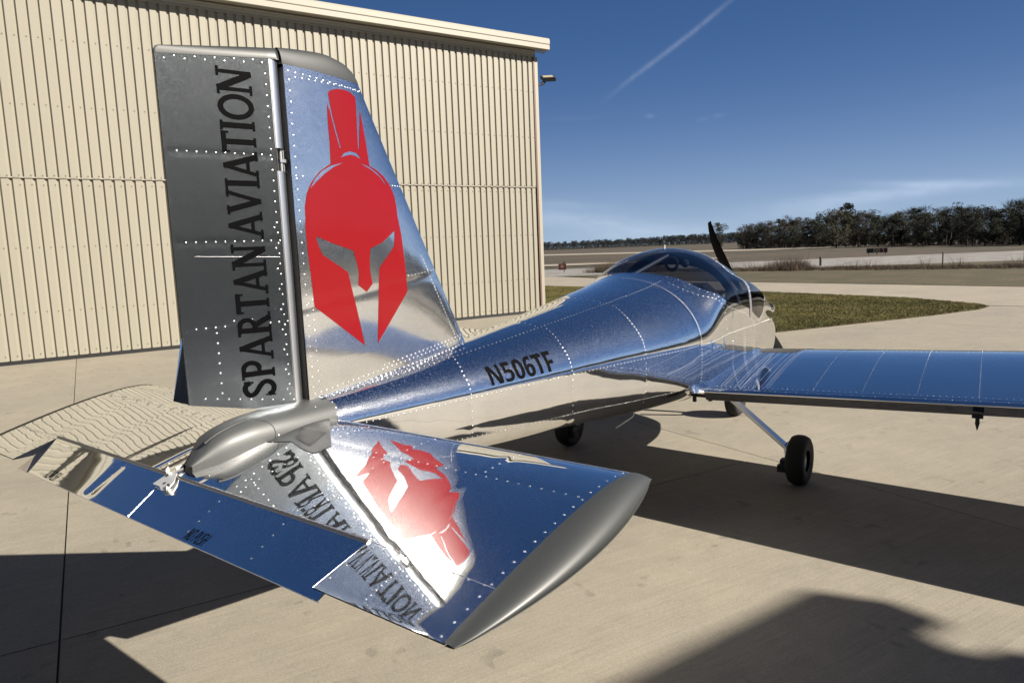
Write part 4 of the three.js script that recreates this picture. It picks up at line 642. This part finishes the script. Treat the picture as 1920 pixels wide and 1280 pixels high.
{
  wheel('nose_wheel', 1.80, -0.09, 0.18, 0.128);
  part('nose_fork', merge([rod(V(1.66, 0.66, -0.06), V(1.70, 0.40, -0.09), 0.025), rod(V(1.70, 0.40, -0.09), V(1.80, 0.20, -0.18), 0.018), rod(V(1.70, 0.40, -0.09), V(1.80, 0.20, 0.0), 0.018)]), M.alloy, plane);
  const sp = new THREE.LatheGeometry([[0.001, 0.28], [0.05, 0.26], [0.10, 0.19], [0.135, 0.10], [0.145, 0.0]].map(([a, b]) => new THREE.Vector2(a, b)), 32); sp.rotateZ(-Math.PI / 2); sp.translate(1.86, 1.12, 0);
  const prop = part('propeller', sp, M.grey, plane);
  const dir = V(0, 0.878, -0.478).normalize(), across = V(0, -dir.z, dir.y).multiplyScalar(-1);
  for (const s of [1, -1]) {
    const bl = sheet((u, v) => { const r = 0.10 + 0.825 * u, ch = lerp(0.09, 0.145, Math.sin(Math.min(1, u * 1.6) * Math.PI / 2)) * (u > 0.5 ? lerp(1, 0.30, Math.pow((u - 0.5) / 0.5, 1.5)) : 1), tw = lerp(0.95, 0.32, u), k = v * 2 - 1, c = ch * (Math.abs(k) * 1 - 0.5) + 0.035 * Math.sin(u * 2.6) - 0.075 * u * u * u, th = 0.012 * (1 - u * 0.6) * (k < 0 ? -1 : 1) * Math.sin(Math.PI * Math.abs(k)); const q = dir.clone().multiplyScalar(s * r).addScaledVector(across, s * c * Math.cos(tw)); q.x += c * Math.sin(tw) + th; return q.add(V(1.93, 1.12, 0)); }, 30, 16, {});
    part('blade', bl, M.carbon, prop);
  }
}

// ------------------------------------------------------------------ grass, weeds
function inside(pts, x, z) { let c = false; for (let i = 0, j = pts.length - 1; i < pts.length; j = i++) { const [xi, zi] = pts[i], [xj, zj] = pts[j]; if ((zi > z) !== (zj > z) && x < ((xj - xi) * (z - zi)) / (zj - zi) + xi) c = !c; } return c; }
function bladesGeo(n, h, spread, wd, seed) {
  seedState = seed; const pos = [], col = [];
  for (let i = 0; i < n; i++) { const a = rr(0, 6.283), r = spread * Math.sqrt(rnd()), x = r * Math.cos(a), z = r * Math.sin(a), b = rr(0, 6.283), hh = h * rr(0.5, 1.1), lx = rr(-0.5, 0.5) * hh, lz = rr(-0.5, 0.5) * hh, w = wd * rr(0.6, 1.2), t = rr(0.75, 1.2); pos.push(x - w * Math.cos(b), 0, z - w * Math.sin(b), x + w * Math.cos(b), 0, z + w * Math.sin(b), x + lx, hh, z + lz); for (let k = 0; k < 3; k++) col.push(t, t, t); }
  const g = new THREE.BufferGeometry(); g.setAttribute('position', new THREE.Float32BufferAttribute(pos, 3)); g.setAttribute('color', new THREE.Float32BufferAttribute(col, 3)); g.computeVertexNormals(); return g;
}
function scatter(name, label, category, geo, mat, count, place, colour) {
  const im = new THREE.InstancedMesh(geo, mat, count), q = new THREE.Quaternion(), m = new THREE.Matrix4(), c = new THREE.Color(), up = V(0, 1, 0);
  for (let i = 0; i < count; i++) { const [x, y, z, s, sy] = place(i); im.setMatrixAt(i, m.compose(V(x, y, z), q.setFromAxisAngle(up, rr(0, 6.283)), V(s, sy ?? s, s))); const [r, g, b] = colour(x, z); im.setColorAt(i, c.setRGB(r, g, b)); }
  im.name = numbered(name); im.userData = { kind: 'stuff', label, category }; im.castShadow = im.receiveShadow = true; scene.add(im); return im;
}
const leafMat = new THREE.MeshStandardMaterial({ roughness: 0.9, vertexColors: true, side: THREE.DoubleSide });
{
  const g = bladesGeo(9, 0.045, 0.07, 0.006, 77); seedState = 4242;
  scatter('grass', 'short green and straw grass covering the island lawn', 'grass', g, leafMat, 90000, () => { for (;;) { const x = 7.5 + 17 * Math.pow(rnd(), 1.2), z = rr(-17, 1.6); if (inside(islandPts, x, z)) return [x, 0.02, z, rr(0.7, 1.25)]; } },
    (x, z) => { const t = clamp(fbm(x * 0.8, z * 0.8, 12, 4) * 1.7 - 0.4 + rr(-0.25, 0.25)), s = clamp(fbm(x * 3, z * 3, 19, 2) * 1.5 - 0.2) * 0.5 + 0.6; return [lerp(0.105, 0.235, t) * s, lerp(0.110, 0.192, t) * s, lerp(0.024, 0.062, t) * s]; });
  seedState = 991; const wg = bladesGeo(26, 0.75, 0.35, 0.010, 31);
  seedState = 555;
  const p0 = [36.9, -10.3], p1 = [35.4, 2.0];
  scatter('dry_weeds', 'strip of brown dry weeds along the taxiway edge', 'weeds', wg, leafMat, 4200, () => { const t = rr(-1.0, 5.5), k = rr(-0.6, 0.9) + rr(-0.6, 0.6), x = lerp(p0[0], p1[0], t) + k * 1.3 + 0.5, z = lerp(p0[1], p1[1], t), cl = smooth(0.4, 0.75, vnoise(z * 0.45, 3.3, 7)) * smooth(1.9, -1.2, z) ; return [x, 0.0, z, rr(0.6, 1.0), (0.33 + 0.75 * cl + (rnd() < 0.03 ? 0.6 : 0)) * rr(0.6, 1.1)]; },
    () => { const s = rr(0.6, 1.25); return [0.105 * s, 0.072 * s, 0.045 * s]; });
}

// ------------------------------------------------------------------ trees
const bark = new THREE.MeshStandardMaterial({ roughness: 1, color: new THREE.Color().setRGB(0.05, 0.043, 0.036) });
function crownGeo(kind, seed) {                                    // unit height; many small leaf-sized faces in clumps
  seedState = seed; const pos = [], col = [];
  const leaf = (x, y, z, s, c) => { const a = V(rr(-1, 1), rr(-1, 1), rr(-1, 1)).normalize().multiplyScalar(s), b = V(rr(-1, 1), rr(-0.7, 0.7), rr(-1, 1)).normalize().multiplyScalar(s); pos.push(x - a.x, y - a.y, z - a.z, x + a.x, y + a.y, z + a.z, x + b.x, y + b.y, z + b.z); for (let k = 0; k < 3; k++) col.push(...c); };
  const twig = (x, y, z, dx, dy, dz, w, c) => { pos.push(x - w, y, z, x + w, y, z, x + dx, y + dy, z + dz, x, y, z - w, x, y, z + w, x + dx, y + dy, z + dz); for (let k = 0; k < 6; k++) col.push(...c); };
  const clumps = []; const n = kind === 'pine' ? 26 : 34;
  for (let i = 0; i < n; i++) {
    const y = kind === 'pine' ? rr(0.52, 0.97) : kind === 'bare' ? rr(0.22, 0.95) : rr(0.12, 0.94), env = kind === 'pine' ? 0.20 * Math.sin(Math.PI * clamp((y - 0.42) / 0.62)) + 0.03 : 0.33 * Math.pow(Math.sin(Math.PI * clamp((y - 0.02) / 1.04)), 0.6), a = rr(0, 6.283), r = env * Math.sqrt(rnd()) * 1.0;
    clumps.push([r * Math.cos(a), y, r * Math.sin(a), (kind === 'pine' ? rr(0.05, 0.095) : rr(0.06, 0.12)), rr(0.65, 1.25)]);
  }
  for (const [x, y, z, s, t] of clumps) {
    if (kind === 'bare') {
      for (let k = 0; k < 46; k++) { const u = V(rr(-1, 1), rr(-0.6, 1), rr(-1, 1)).multiplyScalar(s); const c = [0.060 * t, 0.050 * t, 0.040 * t]; twig(x + u.x * 0.5, y + u.y * 0.5, z + u.z * 0.5, u.x + rr(-0.03, 0.03), Math.abs(u.y) * 0.9 + 0.03, u.z + rr(-0.03, 0.03), rr(0.0016, 0.0042), c); }
    } else {
      const base = kind === 'pine' ? [0.016, 0.022, 0.011] : kind === 'olive' ? [0.058, 0.054, 0.022] : kind === 'rust' ? [0.050, 0.038, 0.022] : [0.024, 0.029, 0.013];
      const cnt = kind === 'pine' ? 130 : kind === 'oak' ? 150 : 125;
      for (let k = 0; k < cnt; k++) { const u = V(rr(-1, 1), rr(-1, 1), rr(-1, 1)); if (u.lengthSq() > 1) u.normalize(); const q = t * rr(0.7, 1.3); leaf(x + u.x * s, y + u.y * s * (kind === 'pine' ? 0.65 : 0.85), z + u.z * s, rr(0.009, 0.022), base.map((v) => v * q)); }
    }
  }
  const g = new THREE.BufferGeometry(); g.setAttribute('position', new THREE.Float32BufferAttribute(pos, 3)); g.setAttribute('color', new THREE.Float32BufferAttribute(col, 3)); g.computeVertexNormals(); return { g, clumps };
}
function trunkGeo(kind, clumps, seed) {
  seedState = seed; const l = [], top = kind === 'pine' ? 0.92 : 0.72; let a = V(0, -0.01, 0);
  for (let k = 1; k <= 4; k++) { const b = V(rr(-0.012, 0.012) * k, top * k / 4, rr(-0.012, 0.012) * k); l.push(rod(a, b, lerp(0.020, 0.006, (k - 1) / 4), 6, lerp(0.020, 0.006, k / 4))); a = b; }
  for (const [x, y, z] of clumps.slice(0, kind === 'bare' ? 30 : 14)) { const y0 = Math.max(kind === 'pine' ? y - 0.05 : 0.15, y * 0.62); l.push(rod(V(0, y0, 0), V(x, y, z), 0.0065, 4, 0.0022)); }
  return merge(l);
}
const KINDS = { oak: 3, pine: 3, bare: 4, olive: 2, rust: 2 }, KLABEL = { oak: 'dark green leafy tree among the wood beyond the runway', pine: 'tall dark pine among the wood beyond the runway', bare: 'leafless grey-brown tree among the wood beyond the runway', olive: 'olive green tree with thinning leaves in the wood beyond the runway', rust: 'rust brown tree holding dead leaves in the wood beyond the runway' };
const species = {}; let sd = 9000;
for (const [k, n] of Object.entries(KINDS)) species[k] = Array.from({ length: n }, () => { const c = crownGeo(k, sd++), t = trunkGeo(k, c.clumps, sd++); return { crown: c.g, trunk: t }; });
function tree(kind, v, x, z, h, wide, label, group) {
  const t = thing(kind === 'pine' ? 'pine_tree' : kind === 'bare' ? 'bare_tree' : 'leafy_tree', label || KLABEL[kind], 'tree', [x, -0.06, z], hash2(x * 10 | 0, z * 10 | 0, 3) * 6.28, group);
  t.scale.set(h * wide, h, h * wide); part('trunk', species[kind][v].trunk, bark, t); part('crown', species[kind][v].crown, leafMat, t); return t;
}
{
  const dir = (az, d) => [-5.3 + d * Math.cos(az * Math.PI / 180), 2.3 + d * Math.sin(az * Math.PI / 180)];
  const dist = (az) => lerp(168, 108, (az + 18) / 17) + 2, topEl = curve([[-18.4, 1.3], [-16.5, 1.55], [-14.8, 1.72], [-13.2, 1.85], [-12, 2.08], [-10, 1.95], [-9, 1.6], [-7.3, 1.92], [-5, 1.75], [-4.1, 2.0], [-2, 1.7], [-0.6, 2.2], [3, 2.3], [8, 2.0], [14, 2.2]]);
  const [lx, lz] = dir(-19.72, 205); tree('oak', 0, lx, lz, 7.4, 0.95, 'lone round dark tree standing just left of the wood, behind the propeller blade');
  const [ox, oz] = dir(-11.6, 136); tree('olive', 0, ox, oz, 6.7, 1.25, 'broad olive green tree, the lightest crown in the front of the wood');
  const [px, pz] = dir(-11.0, 143); tree('pine', 1, px, pz, 8.0, 1.0, 'pine rising highest near the middle of the wood, beside the olive tree');
  seedState = 31337; const order = ['bare', 'oak', 'pine', 'oak', 'rust', 'bare', 'oak', 'olive', 'pine', 'oak', 'bare', 'rust'];
  let i = 0;
  for (let row = 0; row < 3; row++) for (let az = -18.1 + row * 0.25; az < 14; az += 0.62 + row * 0.12) {
    const a = az + rr(-0.25, 0.25), d = dist(Math.min(a, 0)) + row * 9 + rr(-2, 3); if (row === 0 && Math.abs(a + 11.6) < 0.8) continue;
    const k = order[(i * 7 + row * 3 + (rnd() < 0.3 ? 1 : 0)) % order.length]; i++;
    const h = (d * Math.tan((topEl(a) + 0.0) * Math.PI / 180) + 1.8) * (row === 0 ? rr(0.62, 0.92) : rr(0.84, 1.04)); const [x, z] = dir(a, d);
    seedState += 7; tree(k, Math.floor(rnd() * KINDS[k]), x, z, h, rr(0.95, 1.35), null, 'trees of the wood beyond the runway');
  }
  // undergrowth that closes the wood's foot, and the far tree lines round the airfield
  const mass = (name, label, category, spots, colour) => { const g = crownGeo('oak', 4711).g; scatter(name, label, category, g, leafMat, spots.length, (n) => spots[n], colour); };
  const ug = []; seedState = 77; for (let az = -18.2; az < 16; az += 0.16) { const d = dist(Math.min(az, 0)) + rr(3, 20), [x, z] = dir(az, d); ug.push([x, -0.4, z, rr(2.2, 3.6), rr(1.6, 3.4)]); } mass('undergrowth', 'dark brush filling the foot of the wood beyond the runway', 'undergrowth', ug, () => { const s = rr(0.5, 0.9); return [0.9 * s, 0.72 * s, 0.7 * s]; });
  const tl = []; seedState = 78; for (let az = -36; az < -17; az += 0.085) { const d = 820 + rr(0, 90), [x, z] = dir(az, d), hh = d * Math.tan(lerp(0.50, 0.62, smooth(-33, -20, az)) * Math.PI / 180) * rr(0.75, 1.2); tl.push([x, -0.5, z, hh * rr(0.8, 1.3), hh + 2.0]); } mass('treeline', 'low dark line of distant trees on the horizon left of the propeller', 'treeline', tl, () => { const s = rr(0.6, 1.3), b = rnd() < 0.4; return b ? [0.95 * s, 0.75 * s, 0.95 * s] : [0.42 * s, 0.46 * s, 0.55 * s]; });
  const rl = []; seedState = 79; for (let az = 14; az < 324; az += 0.55) { const d = az < 75 ? 95 + rr(0, 16) : 170 + rr(0, 30), [x, z] = dir(az, d), hh = (az < 75 ? rr(5.5, 8.5) : rr(8, 13)); rl.push([x, -0.5, z, hh * rr(0.8, 1.2), hh]); } mass('treeline', 'trees round the rest of the airfield, seen mirrored in the metal skins', 'treeline', rl, () => { const s = rr(0.6, 1.3), b = rnd() < 0.5; return b ? [1.0 * s, 0.75 * s, 0.85 * s] : [0.5 * s, 0.55 * s, 0.55 * s]; });
}

// ------------------------------------------------------------------ signs and posts by the taxiway
function textPart(name, text, h, mat, parent, place) { const g = fontGeo(text, 0.5, 0.9); g.scale(h, h, 1); g.computeBoundingBox(); const b = g.boundingBox; g.translate(-(b.min.x + b.max.x) / 2, -(b.min.y + b.max.y) / 2, 0); const m = part(name, g, mat, parent); m.position.set(...place); return m; }
{
  const x = 68.5, z = -9.4, t = thing('taxiway_sign', 'black and red airfield sign standing in the grass beyond the taxiway', 'sign', [x, 0, z], Math.atan2(-5.3 - x, 2.3 - z) + 0.12);
  const redM = new THREE.MeshStandardMaterial({ roughness: 0.6, color: new THREE.Color().setRGB(0.07, 0.006, 0.009) }), pale = new THREE.MeshStandardMaterial({ roughness: 0.6, color: new THREE.Color().setRGB(0.42, 0.38, 0.24) });
  part('panel', box(1.06, 0.42, 0.12, -0.33, 0.42, 0), M.black, t); part('panel', box(0.66, 0.42, 0.12, 0.535, 0.42, 0), redM, t);
  textPart('lettering', 'D0', 0.27, pale, t, [-0.02, 0.43, 0.062]); textPart('lettering', '1', 0.27, pale, t, [0.48, 0.43, 0.062]);
  for (const lx of [-0.7, 0.0, 0.7]) part('leg', rod(V(lx, 0, 0), V(lx, 0.21, 0), 0.025, 6), M.dark, t);
  const x2 = 39.4, z2 = -25.4, s = thing('warning_sign', 'small dark red sign on a post in the grass by the hangar corner', 'sign', [x2, 0, z2], Math.atan2(-5.3 - x2, 2.3 - z2));
  part('panel', box(0.56, 0.44, 0.03, 0, 0.42, 0), redM, s); part('post', box(0.05, 0.78, 0.05, 0.12, 0.39, -0.04), M.dark, s); part('cap', box(0.16, 0.14, 0.08, 0.12, 0.72, -0.03), new THREE.MeshStandardMaterial({ roughness: 0.8, color: new THREE.Color().setRGB(0.05, 0.035, 0.03) }), s);
  const bar = []; for (const [y, w] of [[0.52, 0.22], [0.45, 0.16], [0.38, 0.20]]) bar.push(box(w, 0.025, 0.004, -0.02, y, 0.018)); part('lettering', merge(bar), pale, s);
  const post = (x, z, h, w, label, m) => { const p = thing('marker_post', label, 'post', [x, 0, z]); part('post', rod(V(0, 0, 0), V(0, h, 0), w, 8), m || M.dark, p); part('cap', rod(V(0, h, 0), V(0, h + w * 1.2, 0), w * 1.25, 8, w * 0.8), m || M.dark, p); };
  post(43.2, -8.6, 0.5, 0.07, 'short dark marker post in the weeds left of the black and red sign'); post(38.2, -1.5, 0.75, 0.03, 'thin dark stake in the weeds right of the black and red sign'); post(43.0, 1.95, 0.55, 0.07, 'dark marker post at the taxiway edge nearest the right border');
  post(39.5, -22.6, 0.25, 0.06, 'low dark edge marker in the grass just right of the red sign'); post(41.5, -21.6, 0.3, 0.035, 'low white edge marker in the grass left of the canopy', M.white);
}

{ // one reflectance scale for everything that is not bare metal or glass, set against the exposure
  const seen = new Set(); scene.traverse((o) => { const m = o.material; if (m && !seen.has(m)) { seen.add(m); if (m.metalness < 0.5 && !(m.transmission > 0)) m.color.multiplyScalar(0.72); } });
}
renderer.render(scene, camera);
